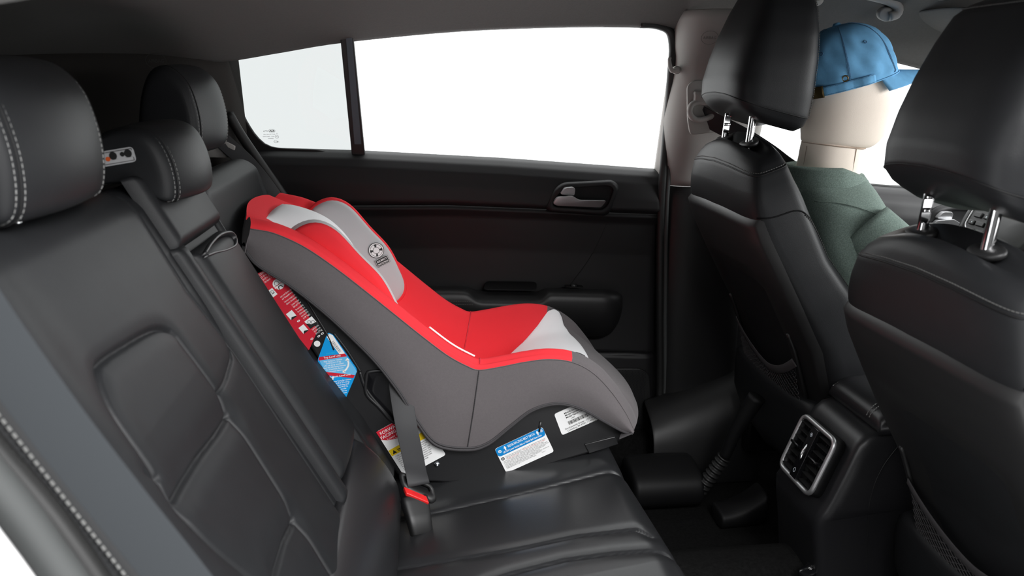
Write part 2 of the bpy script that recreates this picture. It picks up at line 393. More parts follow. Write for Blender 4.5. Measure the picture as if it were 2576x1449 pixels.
obj('trim_seam', *g_tube(cr(np.array([(a, np.interp(seam(a)-b, [0, .004, .03, .12, .25], [2.108, 2.098, 2.112, 2.124, 2.124])+.0005, b) for a, b in cr(np.array(diag), 30)]), 40), .0013, 6), M['plastic_dark'], d1)
def door_handle(parent, bez, pocket, handle, lever, Yf, hy):
    n = V(0, -1, 0)
    b = loopn(rounded(ats(bez, Y=Yf), .018, 6)); k = loopn(rounded(ats(pocket, Y=Yf), .016, 6))
    o = obj('handle_bezel', *g_ring(k+V(0,-.004,0), b+V(0,.006,0), (0, .02, 0)), M['door_soft'], parent)
    obj('handle_pocket', *g_cup([k+V(0, -.004, 0), k+V(0, .002, 0), k.mean(0)+(k-k.mean(0))*.9+V(0, .003, 0)]), M['plastic_dark'], parent)  # shallow cup, the shade of a deep pocket put into darker plastic
    h = rounded(ats(handle, Y=hy), .006, 4); h[:, 1] += (h[:, 2].max()-h[:, 2])*.45-.018; obj('door_handle', *g_prism(h, (0, .014, 0)), M['silver'], parent, bevel=.006, label='satin silver pull handle')
    h = rounded(ats(lever, Y=hy), .005, 4); h[:, 1] += (h[:, 2].max()-h[:, 2])*.35-.016; obj('lock_lever', *g_prism(h, (0, .016, 0)), M['silver'], parent, bevel=.003, autosmooth=.6, label='small silver lock lever')
door_handle(d1, [(1370,533),(1397,474),(1418,460),(1545,454),(1560,470),(1532,545)], [(1386,520),(1402,488),(1424,472),(1530,465),(1545,474),(1530,515),(1515,528)],
            [(1390,511),(1399,494),(1436,490),(1456,502),(1524,503),(1512,522),(1400,517)], [(1408,487),(1419,471),(1440,469),(1445,474),(1444,491),(1432,492)], 2.080, 2.078)
# armrest of the door
def arm_sec(x):
    x0, x1 = -.35, .535; t = np.clip((x-x0)/(x1-x0), 0, 1); end = math.sqrt(max(0, 1-np.clip((x-.455)/.08, 0, 1)**2.4))
    zt = np.interp(x, [-.35, .05, .28, .50], [.570, .562, .552, .540]); zt = zt-.035*(1-end); w = .012+.085*end; hgt = .135*end+.02
    zb = zt-hgt
    dr = .024*np.clip((x-.095)/.03, 0, 1)*np.clip((.315-x)/.025, 0, 1)
    pts = [(2.13, zt), (2.13-w*.75, zt-dr), (2.13-w*.94, zt-.007-dr), (2.13-w, zt-.022-dr*.6), (2.13-w*.98, zt-hgt*.45), (2.13-w*.80, zt-hgt*.72), (2.13-w*.40, zb+.004), (2.13, zb)]
    return [(x, a, b) for a, b in pts]
xs = np.r_[np.linspace(-.35, .44, 70), np.linspace(.45, .534, 22)]
v, f = g_loft([arm_sec(x) for x in xs]); ar = obj('armrest', v, f, M['plastic'], d1, subsurf=1)
cup = rounded(ats([(1184,783),(1205,752),(1350,745),(1340,768),(1330,783)], Z=.526), .01, 5)
lp = rounded(V((.135,2.062,.563),(.29,2.066,.557),(.30,2.105,.557),(.145,2.108,.563)), .012, 5)
obj('grab_cup', *g_pad(rounded(V((.14,2.070,.5505),(.285,2.070,.5445),(.292,2.112,.558),(.15,2.112,.564)), .014, 5), (0, -.3, 1), .002, dome=.0, edge=.001, inset=.03), M['plastic_dark'], ar)  # flat pad on the slope, its dark colour stands for the cup's shade
lp = rounded(V((.365,2.068,.552),(.415,2.068,.549),(.415,2.092,.549),(.365,2.092,.552)), .004, 4)
sw = obj('switch_plate', *g_prism(lp, (0, 0, .003)), M['plastic_dark'], ar, bevel=.001, autosmooth=.6)
obj('window_switch', *g_prism(rounded(V((.380,2.072,.553),(.400,2.072,.552),(.400,2.086,.552),(.380,2.086,.553)), .003, 3), (0, 0, .006)), M['gloss'], ar, bevel=.001, autosmooth=.6)
obj('stitching', np.concatenate(g_stitch(cr(V((-.2,2.034,.537),(0,2.034,.534),(.115,2.034,.530)), 40)).v+g_stitch(cr(V((-.2,2.033,.528),(0,2.033,.525),(.115,2.033,.521)), 40)).v), [tuple(i+8*k for i in q) for k in range(2*len(g_stitch(cr(V((-.2,2.034,.537),(0,2.034,.534),(.115,2.034,.530)), 40)).v)) for q in g_box((0,0,0),(1,1,1))[1]], M['thread_dim'], ar, smooth=False, kind='stuff')
# speaker grille: recessed plate with perforation bumps
lp = rounded(ats([(1500,925),(1612,925),(1632,940),(1636,1010),(1622,1062),(1560,1080),(1500,1080)], Y=2.112), .02, 5)
sg = obj('speaker_grille', *g_pad(lp, (0, -1, 0), .007, dome=.001, edge=.003, inset=.03), M['plastic'], d1)
mb = MB(); hexa = [(math.cos(t), math.sin(t)) for t in np.linspace(0, 2*math.pi, 6, endpoint=False)]
lo, hi = lp.min(0), lp.max(0)
for i, x in enumerate(np.arange(lo[0]+.008, hi[0]-.016, .0042)):
    for z in np.arange(lo[2]+.008+(i % 2)*.0024, hi[2]-.008, .0048):
        v, f = g_lathe([(.0013, -.0002), (.0013, .0012)], (x, 2.105, z), (0, -1, 0), 6); mb.add(v, f)
mb.build('perforation', M['plastic_dark'], sg, kind='stuff')
# divider bar between the two panes with its blue grey tape
lp = sideglass([(856,84),(889,84),(919,390),(886,390)]); obj('divider_bar', *g_prism(lp+V(0,-.012,0), (0, .02, 0)), M['rubber'], d1, bevel=.002, autosmooth=.6)
lp = sideglass([(871,88),(886,88),(910,362),(893,362)]); obj('divider_tape', *g_prism(lp+V(0,-.0145,0), (0, .003, 0)), M['bluegrey'], d1, smooth=False, label='blue grey tape strip on the divider')
# door seal running up the pillar
sp = np.vstack([ats([(1610,60),(1650,62)], Y=2.03), ats([(1684,78),(1693,118),(1690,170)], Y=2.035), ats([(1680,300),(1668,440)], Y=2.09), ats([(1662,560),(1660,800),(1659,1000),(1640,1085),(1590,1145),(1500,1190)], Y=2.10)])
o = obj('trim_1', *g_tube(cr(sp, 140), .011, 12), M['rubber']); tag(o, kind='structure', label='black rubber door seal along the pillar')
sp2 = sp.copy(); sp2[:, 0] += .014; sp2[:, 1] -= .004
o = obj('trim_2', *g_tube(cr(sp2[2:], 140), .006, 10), M['grey_seal']); tag(o, kind='structure', label='thin grey seal lip beside the pillar')

# ---- centre pillar
def pillar(name, z0, z1, mt, x0, x1, proud, label, n=24):
    sec = V((x0-.004,2.13),(x0+.002,2.092),(x0+.014,2.066),(x0+.034,2.048),(x0+.065,2.038),(x0+.12,2.035),(x1-.04,2.037),(x1-.015,2.045),(x1-.003,2.065),(x1,2.13))
    sec = cr(sec, 40); S = []
    for z in np.linspace(z0, z1, n):
        S.append([(a+(.0 if z > .8 else .0), b-.33*(max(z, .80)-.93)-proud, z) for a, b in sec])
    v, f = g_grid(S); return tag(obj(name, v, f, mt, solid=.006), kind='structure', label=label)
p3 = pillar('trim_3', .825, 1.262, M['pillar'], .628, .875, 0, 'warm grey upper centre pillar trim')
pillar('trim_4', .04, .822, M['plastic'], .640, .875, .002, 'black lower centre pillar trim')
# kick of the lower pillar trim into the sill
S = []
for t in np.linspace(0, 1, 16):
    x = .60+.30*t; S.append([(x, 2.10, .30-.10*(1-t)), (x, 2.03, .29-.10*(1-t)), (x, 1.985, .22-.06*(1-t)), (x, 1.965, .13), (x, 1.955, .04), (x, 1.95, .0)])
v, f = g_grid(S); tag(obj('trim_5', v, f, M['plastic'], subsurf=1, solid=.004), kind='structure', label='black sill trim at the foot of the pillar')
def emblem(parent, c, ea, eb, r, mring, mtext, txt='AIRBAG'):
    pr = Print(c, ea, eb); pr.ring('r', 0, 0, r, r*1.06, sq=.75); pr.text('t', 0, r*.16, txt, r*.46, 'CENTER', bold=.0002); 
    k = parent
    for a, mb in pr.ink.items():
        o = mb.build('emblem_ring' if a == 'r' else 'lettering', mring if a == 'r' else mtext, k, smooth=False)
c = at(1784, 95, Y=1.948); emblem(p3, c+V(0,-.004,0), V(1,0,0), V(0,.3,-1), .0205, M['emboss'], M['emboss'])
# coat hook
o = thing('coat_hook', 'small beige plastic coat hook on the upper pillar beside the window', 'hook', at(1690, 180, Y=2.0))
obj('hook', *g_tube(cr(np.vstack([ats([(1706,176),(1692,178),(1686,168),(1684,150),(1686,144)], Y=1.985)]), 24), np.linspace(.0065, .004, 24), 10), M['pillar'], o)
obj('hook_base', *g_lathe([(.010, 0), (.010, .012), (.006, .014)], at(1706, 176, Y=1.99)+V(0,.02,0), (0, -1, 0), 16), M['pillar'], o)
# belt guide on the pillar and front driver belt
o = thing('front_seat_belt', 'black front seat belt running from the pillar loop behind the driver headrest', 'seat belt', at(1775, 270, Y=1.97))
pth = np.vstack([ats([(1762,288)], Y=1.985), ats([(1800,308)], Y=1.965), ats([(1880,350)], Y=1.93), ats([(1950,395)], Y=1.90), ats([(2010,440)], Y=1.87)])
pth = np.vstack([pth, (1.00,1.86,.80), (1.04,1.83,.70)])
obj('webbing', *g_ribbon(cr(pth, 40), V(.35, .1, -.9), .048, .0015), M['webbing'], o)
c = at(1762, 270, Y=1.995)
lp = V(*[c+V(.034*math.cos(t), -.006, .042*math.sin(t)) for t in np.linspace(0, 2*math.pi, 28, endpoint=False)])
gp = rounded(ats([(1727,215),(1745,202),(1800,202),(1815,330),(1735,340),(1728,300)], Y=1.985), .012, 5)
obj('adjuster_plate', *g_pad(gp, (0, -1, 0), .006, dome=.002, edge=.003, inset=.04), M['pillar'], p3)
lp = ats([(1735,280),(1742,262),(1765,256),(1800,256),(1806,270),(1790,292),(1760,302),(1742,296)], Y=1.968)
obj('belt_loop', *g_torus_loop(cr(lp, 40, True), .007, 10), M['pillar'], o)
lp = ats([(1745,240),(1748,230),(1800,238),(1806,262),(1750,262)], Y=1.975); obj('loop_cover', *g_pad(cr(lp, 30, True), (0, -1, 0), .012, dome=.003, edge=.006, inset=.1), M['pillar'], o)
# ---- far rear quarter trim
P = []
for x in np.linspace(-1.4, -.455, 40):
    zt = rail_z(x)-.003; yt = rail_y(x)-.004; row = []
    for t in np.linspace(0, 1, 26):
        z = zt+(.25-zt)*t; y = yt+.05*min(1, (zt-z)/.35)
        if x > -.53: y += .05*((x+.53)/.075)**2
        row.append((x, y, z))
    P.append(row)
v, f = g_grid(P); p6 = tag(obj('trim_6', v, f, M['dark_pillar'], solid=.004), kind='structure', label='dark grey rear quarter trim behind the far headrest')
emblem(p6, at(395, 153, Y=1.955)+V(0,-.006,0), V(1,0,0), V(0,.15,-1), .022, M['emboss_dark'], M['emboss_dark'])
v, f = g_tube(cr(V((-1.38,1.922,1.102),(-1.1,1.932,1.148),(-.85,1.942,1.163),(-.64,1.966,1.165),(-.54,2.005,1.153)), 60), .003, 8)
tag(obj('trim_7', v, f, M['liner']), kind='structure', label='fine edge bead between headliner and rear quarter trim')
# rear closure and near side shell (out of frame, closes the cabin)
def wall(name, pts, label, mt='body'): return tag(obj(name, *g_prism(V(*pts), unit(np.cross(V(*pts[1])-V(*pts[0]), V(*pts[2])-V(*pts[0])))*.01), M[mt], smooth=False), kind='structure', label=label)
wall('wall_rear', [(-1.40,.6,-.02),(-1.40,2.2,-.02),(-1.40,2.2,1.22),(-1.40,.6,1.22)], 'dark tailgate lining closing the cargo end')
wall('wall_near_rear', [(-1.4,.735,-.02),(-.55,.735,-.02),(-.55,.735,1.17),(-1.4,.80,1.12)], 'dark near side cargo lining')
wall('wall_near_front', [(.80,.66,-.02),(1.9,.66,-.02),(1.9,.66,.80),(.80,.66,.84)], 'dark near side front door lining')
wall('wall_near_pillar', [(.80,.66,.84),(.93,.66,.84),(.93,.745,1.21),(.80,.745,1.23)], 'near side centre pillar')
wall('wall_far_outer', [(-1.4,2.17,-.02),(1.9,2.17,-.02),(1.9,2.17,.78),(-1.4,2.17,.93)], 'outer skin of the far side')
wall('wall_front', [(1.9,.6,-.02),(1.9,2.2,-.02),(1.9,2.2,.82),(1.9,.6,.82)], 'dark bulkhead ahead of the dashboard')
wall('trim_8', [(-1.4,2.06,.93),(-.50,2.06,.93),(-.50,2.06,1.165),(-1.4,2.0,1.11)], 'outer rear quarter skin')
# added dark drape, unseen behind the camera, blocks light from the near side
wall('wall_light_block', [(-2.6,-1.7,-.5),(1.5,-1.7,-.5),(1.5,-1.7,2.2),(-2.6,-1.7,2.2)], 'added dark drape out of view, blocking light on the near side')
# near door jamb: white body metal and grey seal at the lower left
lp = ats([(-420,760),(-180,1080),(0,1312),(60,1392),(110,1462),(240,1680),(-420,1680)], Y=.585)
tag(obj('trim_9', *g_prism(lp, (0, -.05, 0)), M['paint'], bevel=.006, autosmooth=.6), kind='structure', label='white painted door jamb at the lower left corner')
pth = cr(ats([(-330,800),(-120,1085),(45,1290),(120,1395),(210,1520),(300,1660)], Y=.625), 60)
tag(obj('trim_10', *g_tube(pth, .016, 14), M['grey_seal']), kind='structure', label='thick grey rubber seal beside the white door jamb')
pth = cr(ats([(-300,780),(-90,1062),(80,1262),(160,1365),(255,1500),(330,1620)], Y=.66), 60)
tag(obj('trim_11', *g_tube(pth, .016, 12), M['rubber']), kind='structure', label='black inner seal lip beside the near seat bolster')

# ---- far front door
d2 = thing('door_2', 'black driver door trim with silver handle beyond the front seats', None, (1.3, 2.12, .05), kind='structure')
sill2 = lambda x: np.interp(x, [.87, 1.3, 1.9], [.845, .806, .755])
P = []
for x in np.linspace(.87, 1.9, 70):
    row = []
    for t in np.linspace(0, 1, 60):
        d = .75*t**1.5; y = np.interp(d, [0, .006, .018, .04, .08, .16, .19, .22, .6], [2.150, 2.128, 2.11, 2.096, 2.088, 2.09, 2.10, 2.115, 2.11]); row.append((x, y, sill2(x)-d))
    P.append(row)
v, f = g_grid(P); obj('door_trim', v, f, M['door_soft'], d2)
door_handle(d2, [(2312,600),(2352,525),(2385,516),(2535,520),(2540,560),(2480,602)], [(2334,580),(2362,540),(2392,528),(2505,530),(2500,560),(2455,590)],
            [(2338,574),(2350,552),(2390,549),(2410,560),(2462,562),(2450,583),(2350,577)], [(2352,548),(2366,531),(2386,531),(2391,537),(2390,552)], 2.080, 2.077)
w3 = thing('window_3', 'driver door window, bright white beyond the mannequin', None, at(2000, 460, plane=pl_T()), kind='structure')
lp = V((.88,2.155,.85),(1.3,2.165,.80),(1.9,2.175,.75),(1.75,2.10,.99),(1.55,2.085,1.06),(1.25,2.055,1.148),(1.0,2.045,1.193),(.88,2.04,1.21))
obj('pane', *g_prism(lp, (0, .004, 0)), M['glass'], w3, smooth=False)
obj('belt_strip', *g_tube(cr(V((.88,2.145,.846),(1.3,2.15,.806),(1.9,2.155,.755)), 30), .004, 8), M['rubber'], d2)
# windscreen and dashboard
tag(obj('window_4', *g_prism(V((1.36,.80,1.19),(1.36,1.99,1.19),(1.93,2.06,.80),(1.93,.73,.80)), (.003, 0, .004)), M['glass'], smooth=False), kind='structure', label='windscreen above the dashboard')
S = []
for y in np.linspace(.70, 2.10, 24):
    S.append([(1.66, y, .45), (1.64, y, .60), (1.66, y, .72), (1.70, y, .79), (1.78, y, .82), (1.90, y, .80), (1.90, y, .3), (1.7, y, .3)])
v, f = g_loft(S); o = obj('dashboard', v, f, M['plastic'], subsurf=1); tag(o, 'black moulded dashboard ahead of the steering wheel', 'dashboard')

# ------------------------------------------------------------------ rear bench
K = .52; N_SB = unit(V(1, 0, K))
def sb(y, z, h=0.0): return np.stack(np.broadcast_arrays(-.42+K*(.94-z)+N_SB[0]*h, y, z+N_SB[2]*h), -1)
PL_SB = ((1, 0, K), -.42+K*.94)
def sb_px(pts):
    q = ats(pts, plane=PL_SB); return [(p[1], p[2]) for p in q]
insert = cr(np.array(sb_px([(690,1520),(640,1470),(480,1345),(372,1200),(300,1090),(265,1020),(246,940),(262,905),(330,860),(372,836),(405,826),(438,838),(470,880),(520,950),(550,990),(578,1040),(660,1172),(740,1300),(832,1452),(870,1510)])), 90)
vee = sb_px([(583,852),(586,900),(570,950),(549,987)]); c1 = sb_px([(580,1040),(545,1092),(500,1150),(430,1262)]); c2 = sb_px([(744,1303),(715,1360),(690,1449)])
seamA = sb_px([(330,485),(400,600),(480,730),(583,852)])+[(1.192,.66),(1.186,.56),(1.18,.40)]
lineL = [tuple(q) for q in insert]
side = [(.715,.98),(.705,.8),(.70,.6),(.695,.4)]
fold = sb_px([(340,1200),(372,1215),(385,1208)])
bench = thing('rear_bench_seat', 'black leather rear bench seat with three headrests and fold-down centre armrest', 'seat', (-.1, CY, .08))
def backrest(name, y0, y1, ny, nz, label, cat, z0, z1, seams, edge_lo, edge_hi, hollow=None):
    ys = np.linspace(y0, y1, ny); zs = np.linspace(z0, z1, nz); A, B = np.meshgrid(ys, zs, indexing='ij'); H = np.zeros_like(A)
    for line, dp, w, dp2, w2 in seams:
        d = dist_poly(A, B, line); H += groove(d, dp, w)+groove(d, dp2, w2)
    def roll(d, r): t = np.clip(1-d/r, 0, 1); return -r*(1-np.sqrt(np.clip(1-t**2, 0, 1)))
    H += roll(A-y0, edge_lo)+roll(y1-A, edge_hi)+roll(z1-B, .05)
    if hollow: H += hollow(A, B)
    P = sb(A, B, H); n = N_SB; back = P-n*.10
    nu, nv = P.shape[:2]
    v, f = g_grid(P); v = list(v)
    ring = [(i, 0) for i in range(nu)]+[(nu-1, j) for j in range(1, nv)]+[(i, nv-1) for i in range(nu-2, -1, -1)]+[(0, j) for j in range(nv-2, 0, -1)]
    b0 = len(v)
    for i, j in ring: v.append(sb(A[i, j], B[i, j], -.13))
    for k in range(len(ring)):
        a, b = ring[k], ring[(k+1) % len(ring)]; f.append((a[0]*nv+a[1], b[0]*nv+b[1], b0+(k+1) % len(ring), b0+k))
    f.append(tuple(range(b0, b0+len(ring))))
    return obj('backrest', v, f, M['leather'], bench, label=label)
bump_ins = lambda A, B: .006*np.exp(-((A-.91)/.16)**4)*np.clip((.83-B)/.1, 0, 1)-.010*np.exp(-((A-1.34)/.16)**6)+.012*np.exp(-((A-.745)/.05)**2)
rb = bench; backrest('rear_seat_backrest', .655, 1.462, 430, 340, 'wide black leather rear backrest section nearest the camera, with lumbar insert and centre armrest', 'seat backrest', .30, .965,
   [(lineL, .006, .0028, .0035, .013), (vee, .004, .0024, .0015, .010), (c1, .007, .003, .006, .020), (c2, .007, .003, .006, .020), (seamA, .006, .0028, .004, .014), (side, .003, .003, .003, .02), (fold, .004, .003, .001, .01)], .05, .012, bump_ins)
fb = bench; backrest('rear_seat_backrest', 1.466, 1.975, 120, 160, 'narrow black leather rear backrest section behind the red child seat', 'seat backrest', .30, .940, [([(1.49, .97), (1.495, .3)], .003, .003, .003, .012)], .012, .05, lambda A, B: -.024*np.clip((A-1.472)/.03, 0, 1)*np.clip((B-.42)/.2, 0, 1)*np.clip((1.97-A)/.06, 0, 1)*np.clip((.90-B)/.08, 0, 1))
# upper centre pad and fold-down armrest with its pull strap
def pad_sb(name, y0, y1, z0, z1, h, r, parent, mt, crown=.006, ny=60, nz=80, taper=0):
    ys = np.linspace(y0, y1, ny); zs = np.linspace(z0, z1, nz); A, B = np.meshgrid(ys, zs, indexing='ij')
    d = np.minimum(np.minimum(A-y0, y1-A), np.minimum(B-z0, z1-B)); t = np.clip(1-d/r, 0, 1)
    H = h*np.sqrt(np.clip(1-t**2.2, 0, 1))+crown*np.sin(np.pi*(A-y0)/(y1-y0))**.7
    A2 = A+taper*(z1-B)*np.sign(A-(y0+y1)/2)*0
    v, f = g_grid(sb(A2, B, H-.012)); return obj(name, v, f, mt, parent)
pad_sb('centre_pad', 1.205, 1.462, .852, .965, .022, .018, rb, M['leather'])
arm = pad_sb('armrest', 1.240, 1.452, .44, .842, .024, .022, rb, M['leather'], crown=.010)
pad_sb('armrest_surround', 1.196, 1.238, .42, .86, .020, .018, rb, M['leather'], crown=.002, ny=16)
# pull strap loop
mid = cr(np.array([sb(1.25, .830, .010), sb(1.30, .836, .012), sb(1.35, .838, .015), sb(1.40, .832, .016), sb(1.415, .822, .014), sb(1.395, .812, .013), sb(1.34, .815, .012), sb(1.29, .822, .011), sb(1.25, .826, .010)]), 60)
obj('pull_strap', *g_ribbon(mid, N_SB*.7+V(0, 0, .1), .022, .0035), M['leather_shiny'], arm)
# stitching along the near bolster edge
mb1 = g_stitch(poly_rs([sb(.684, z, -.0035) for z in np.linspace(.97, .36, 60)], 200), .0075, .0048, .0011)
mb2 = g_stitch(poly_rs([sb(.670, z, -.0085) for z in np.linspace(.97, .36, 60)], 200), .0075, .0048, .0011)
mb = MB()
for q in (mb1, mb2): mb.add(np.concatenate(q.v), q.f)
mb.build('stitching', M['thread'], rb, smooth=False, kind='stuff')
# lower flap of the wide backrest beside the bite line
lp = [(.35, 1.20), (.35, 1.46)]
S = []
for t in np.linspace(0, 1, 24):
    y = .70+.755*t; S.append([sb(y, .46, -.02), sb(y, .42, .006), sb(y, .38, .020), sb(y, .34, .024), sb(y, .28, .02), sb(y, .26, -.03)])
v, f = g_loft(S); obj('lower_flap', v, f, M['leather_shiny'], rb, subsurf=1)

# headrests of the bench
def headrest_rear(parent, yc, hw, prof, bulge, dx=0, dz=0, seam_in=.020, cap=.55):
    pr_ = cr(np.array(prof), 48, True); c = pr_.mean(0); S = []
    ys = [-1, -.985, -.95, -.90, -.84, -.7, -.5, -.25, 0, .25, .5, .7, .84, .90, .95, .985, 1]
    for s in ys:
        a = abs(s); k = 1-.10*max(0, (a-.84)/.16)**2.2 if a > .84 else 1.0
        if a == 1: k = .80
        elif a >= .985: k = .86
        b = bulge*(1-a**2)
        q = c+(pr_-c)*k; g = 1/(1+np.exp(-(q[:, 0]-c[0])/.012))
        S.append(np.stack([q[:, 0]+b*g+dx, np.full(48, yc+hw*s), q[:, 1]+dz+.25*b*np.clip((q[:, 1]-c[1])/.06, 0, 1)], 1))
    v, f = g_loft(S); h = obj('headrest', v, f, M['leather'], parent, subsurf=1)
    mb = MB()
    for off, kk in ((-.80, 1.004), (-.885, .995)):
        for sg in (-1, 1):
            q = c+(pr_-c)*(kk if sg > 0 else kk-.016); b = bulge*(1-off**2); g = 1/(1+np.exp(-(q[:, 0]-c[0])/.012))
            l = np.stack([q[:, 0]+b*g+dx, np.full(48, yc-hw*off*sg), q[:, 1]+dz], 1); l = np.vstack([l, l[:1]])
            s = g_stitch(l, .0068, .0044, .00065); mb.add(np.concatenate(s.v), s.f)
    mb.build('stitching', M['thread'], h, smooth=False, kind='stuff')
    # recessed seam between the stitch rows
    for sg in (-1, 1):
        q = c+(pr_-c)*1.001; b = bulge*(1-.845**2); g = 1/(1+np.exp(-(q[:, 0]-c[0])/.012))
        l = np.stack([q[:, 0]+b*g+dx, np.full(48, yc+hw*.845*sg), q[:, 1]+dz], 1)
        v, f = g_torus_loop(l, .0012, 6); obj('seam_cord', v, f, M['plastic_dark'], h)
    return h
prof_out = [(-.545,.985),(-.542,1.02),(-.532,1.07),(-.514,1.112),(-.490,1.126),(-.468,1.116),(-.448,1.09),(-.438,1.055),(-.434,1.02),(-.436,.985),(-.445,.962),(-.47,.955),(-.51,.958),(-.535,.966)]
h = headrest_rear(fb, 1.752, .128, prof_out, .020, dx=-.012)
for y in (1.70, 1.80): obj('headrest_post', *g_tube([(-.485, y, .90), (-.487, y, .98)], .006, 12), M['chrome'], fb)
h = headrest_rear(rb, .975, .130, prof_out, .022, dx=.012, dz=-.004)
for y in (.925, 1.025): obj('headrest_post', *g_tube([(-.455, y, .90), (-.457, y, .98)], .006, 12), M['chrome'], rb)
prof_c = [(-.520,.955),(-.505,.99),(-.480,1.018),(-.452,1.031),(-.424,1.031),(-.402,1.018),(-.388,.989),(-.382,.956),(-.384,.926),(-.396,.922),(-.412,.934),(-.430,.946),(-.455,.951),(-.49,.949)]
hc = headrest_rear(rb, 1.338, .115, prof_c, .026)
for y in (1.29, 1.385): obj('headrest_post', *g_tube([(-.455, y, .90), (-.457, y, .96)], .006, 12), M['chrome'], rb)
# warning sticker on the cap of the centre headrest
yl = 1.338-.115-.0012
o0 = at(256, 383, Y=yl); pr = Print(o0, at(327, 371, Y=yl)-o0, at(258, 421, Y=yl)-o0); W = np.linalg.norm(at(327,371,Y=yl)-o0)+.004; Hh = np.linalg.norm(at(258,421,Y=yl)-o0)
pr.o = pr.o+V(-.03, 0, -.004); W += .03
lp = rounded(pr.pt([(0,0),(W,0),(W,Hh),(0,Hh)], 0), .006, 5); tg = obj('warning_sticker', *g_prism(lp, V(0, .0008, 0)), M['dull'], hc, smooth=False, label='white warning sticker with orange corner and head pictograms')
pr.poly('k', [(.002,.002),(W-.002,.002),(W-.002,Hh-.002),(.002,Hh-.002)], .0003).poly('w', [(.003,.003),(W-.003,.003),(W-.003,Hh-.003),(.003,Hh-.003)], .0005)
cw = (W-.006)/3.2
pr.rect('o', .004, .005, cw*1.15, Hh-.012, .0008)
for i in (0, 1):
    a = .006+cw*1.2+i*cw*1.0
    pr.rect('l', a, .005, cw*.92, Hh-.012, .0008); pr.disc('k', a+cw*.6, .005+(Hh-.012)*.36, cw*.26, .0011, sq=1.05); pr.poly('k', [(a+cw*.35, Hh-.008), (a+cw*.4, .010+(Hh-.012)*.42), (a+cw*.85, .010+(Hh-.012)*.42), (a+cw*.9, Hh-.008)], .0011)
    pr.disc('o' if i == 0 else 'k', a+cw*.22, .005+(Hh-.012)*(.7 if i == 0 else .35), cw*.16, .0012)
pr.build(hc, dict(k=M['black'], w=M['dull'], o=M['orange'], l=M['dull']), 'print')

# ---- cushion
def cush_px(pts): return [(p[0], p[1]) for p in ats(pts, plane=((-.15, 0, 1), .281))]
s1 = cush_px([(880,1462),(1000,1425),(1290,1380),(1450,1345),(1600,1330),(1640,1345)])
s2 = cush_px([(1230,1470),(1290,1449),(1420,1415),(1540,1400),(1690,1392)])
s3 = [(-.15,1.452),(-.04,1.450),(.164,1.466),(.385,1.495)]
ys = np.linspace(.66, 2.03, 420); xs = np.linspace(-.22, .402, 150); A, B = np.meshgrid(xs, ys, indexing='ij')
Z = .281+.15*A
for l in (s1, s2): d = dist_poly(A, B, l); Z += groove(d, .005, .003)+groove(d, .004, .016)
d = dist_poly(A, B, s3); Z += groove(d, .008, .005)+groove(d, .006, .02)
q = np.clip((B-1.10)/.38, 0, 1); Z += .014-.040*q
r = .055; t = np.clip((A-(.402-r))/r, 0, 1); Z -= r*(1-np.sqrt(np.clip(1-t**2, 0, 1)))
e = np.clip(1-(B-.66)/.05, 0, 1); Z -= .05*(1-np.sqrt(np.clip(1-e**2, 0, 1)))
P = np.stack([A, B, Z], -1)
rows = [P[-1]+V(.002, 0, -.05), P[-1]+V(-.01, 0, -.12), P[-1]+V(-.06, 0, -.22)]
P = np.concatenate([P, np.array([np.stack([np.full(len(ys), rr[0, 0]), ys, np.full(len(ys), max(.02, rr[:, 2].mean()))], 1) for rr in rows])], 0)
nearrow = P[:, :1].copy(); nearrow[..., 2] = .06; P = np.concatenate([nearrow, P], 1)
v, f = g_grid(P); cu = obj('cushion', v, f, M['leather_lit'], bench)
# folded tag at the cushion edge in the foreground
# near shoulder belt in the foreground
o = thing('near_seat_belt', 'wide grey blurred seat belt hanging across the lower left foreground', 'seat belt', at(300, 1449, Y=.60))
pth = np.vstack([ats([(-260,560)], Y=.62), ats([(-130,690),(0,872),(140,1065),(300,1270),(445,1449),(620,1670)], Y=.585)])
obj('webbing', *g_ribbon(cr(pth, 40), V(.8, .35, .5), .041, .0014), M['webbing_grey'], o)
# belt stalks / buckles between the seats
def buckle(c, ax, wd, label, loc, red_front=True, w=.030, ln=.075, tongue=False):
    ax = unit(ax); wd = unit(np.asarray(wd)-ax*np.dot(wd, ax)); nn = np.cross(ax, wd); t = thing('seat_belt_buckle', label, 'buckle', loc)
    S = []
    for a, kw, kt in ((-ln, .80, .8), (-ln*.5, .9, .95), (-.012, 1, 1), (-.003, 1, 1), (0, .95, .9)):
        S.append([np.asarray(c)+ax*a+wd*w*kw*math.copysign(abs(math.cos(q))**.45, math.cos(q))+nn*.013*kt*math.copysign(abs(math.sin(q))**.45, math.sin(q)) for q in np.linspace(0, 2*math.pi, 32, endpoint=False)])
    v, f = g_loft(S); obj('housing', v, f, M['plastic'], t)
    return t, ax, wd, nn
c2 = at(948, 1290, Y=1.29); t2, *_ = buckle(c2, V(.15, -.1, .9), V(.9, .35, 0), 'plain black belt buckle tucked in beside the backrest flap', c2-V(0,0,.07), w=.021, ln=.06)
obj('release_button', *g_box(c2+V(.0, -.012, -.052), (.006, .002, .003)), M['red_plastic'], t2, bevel=.001, autosmooth=.6, label='sliver of red release button')
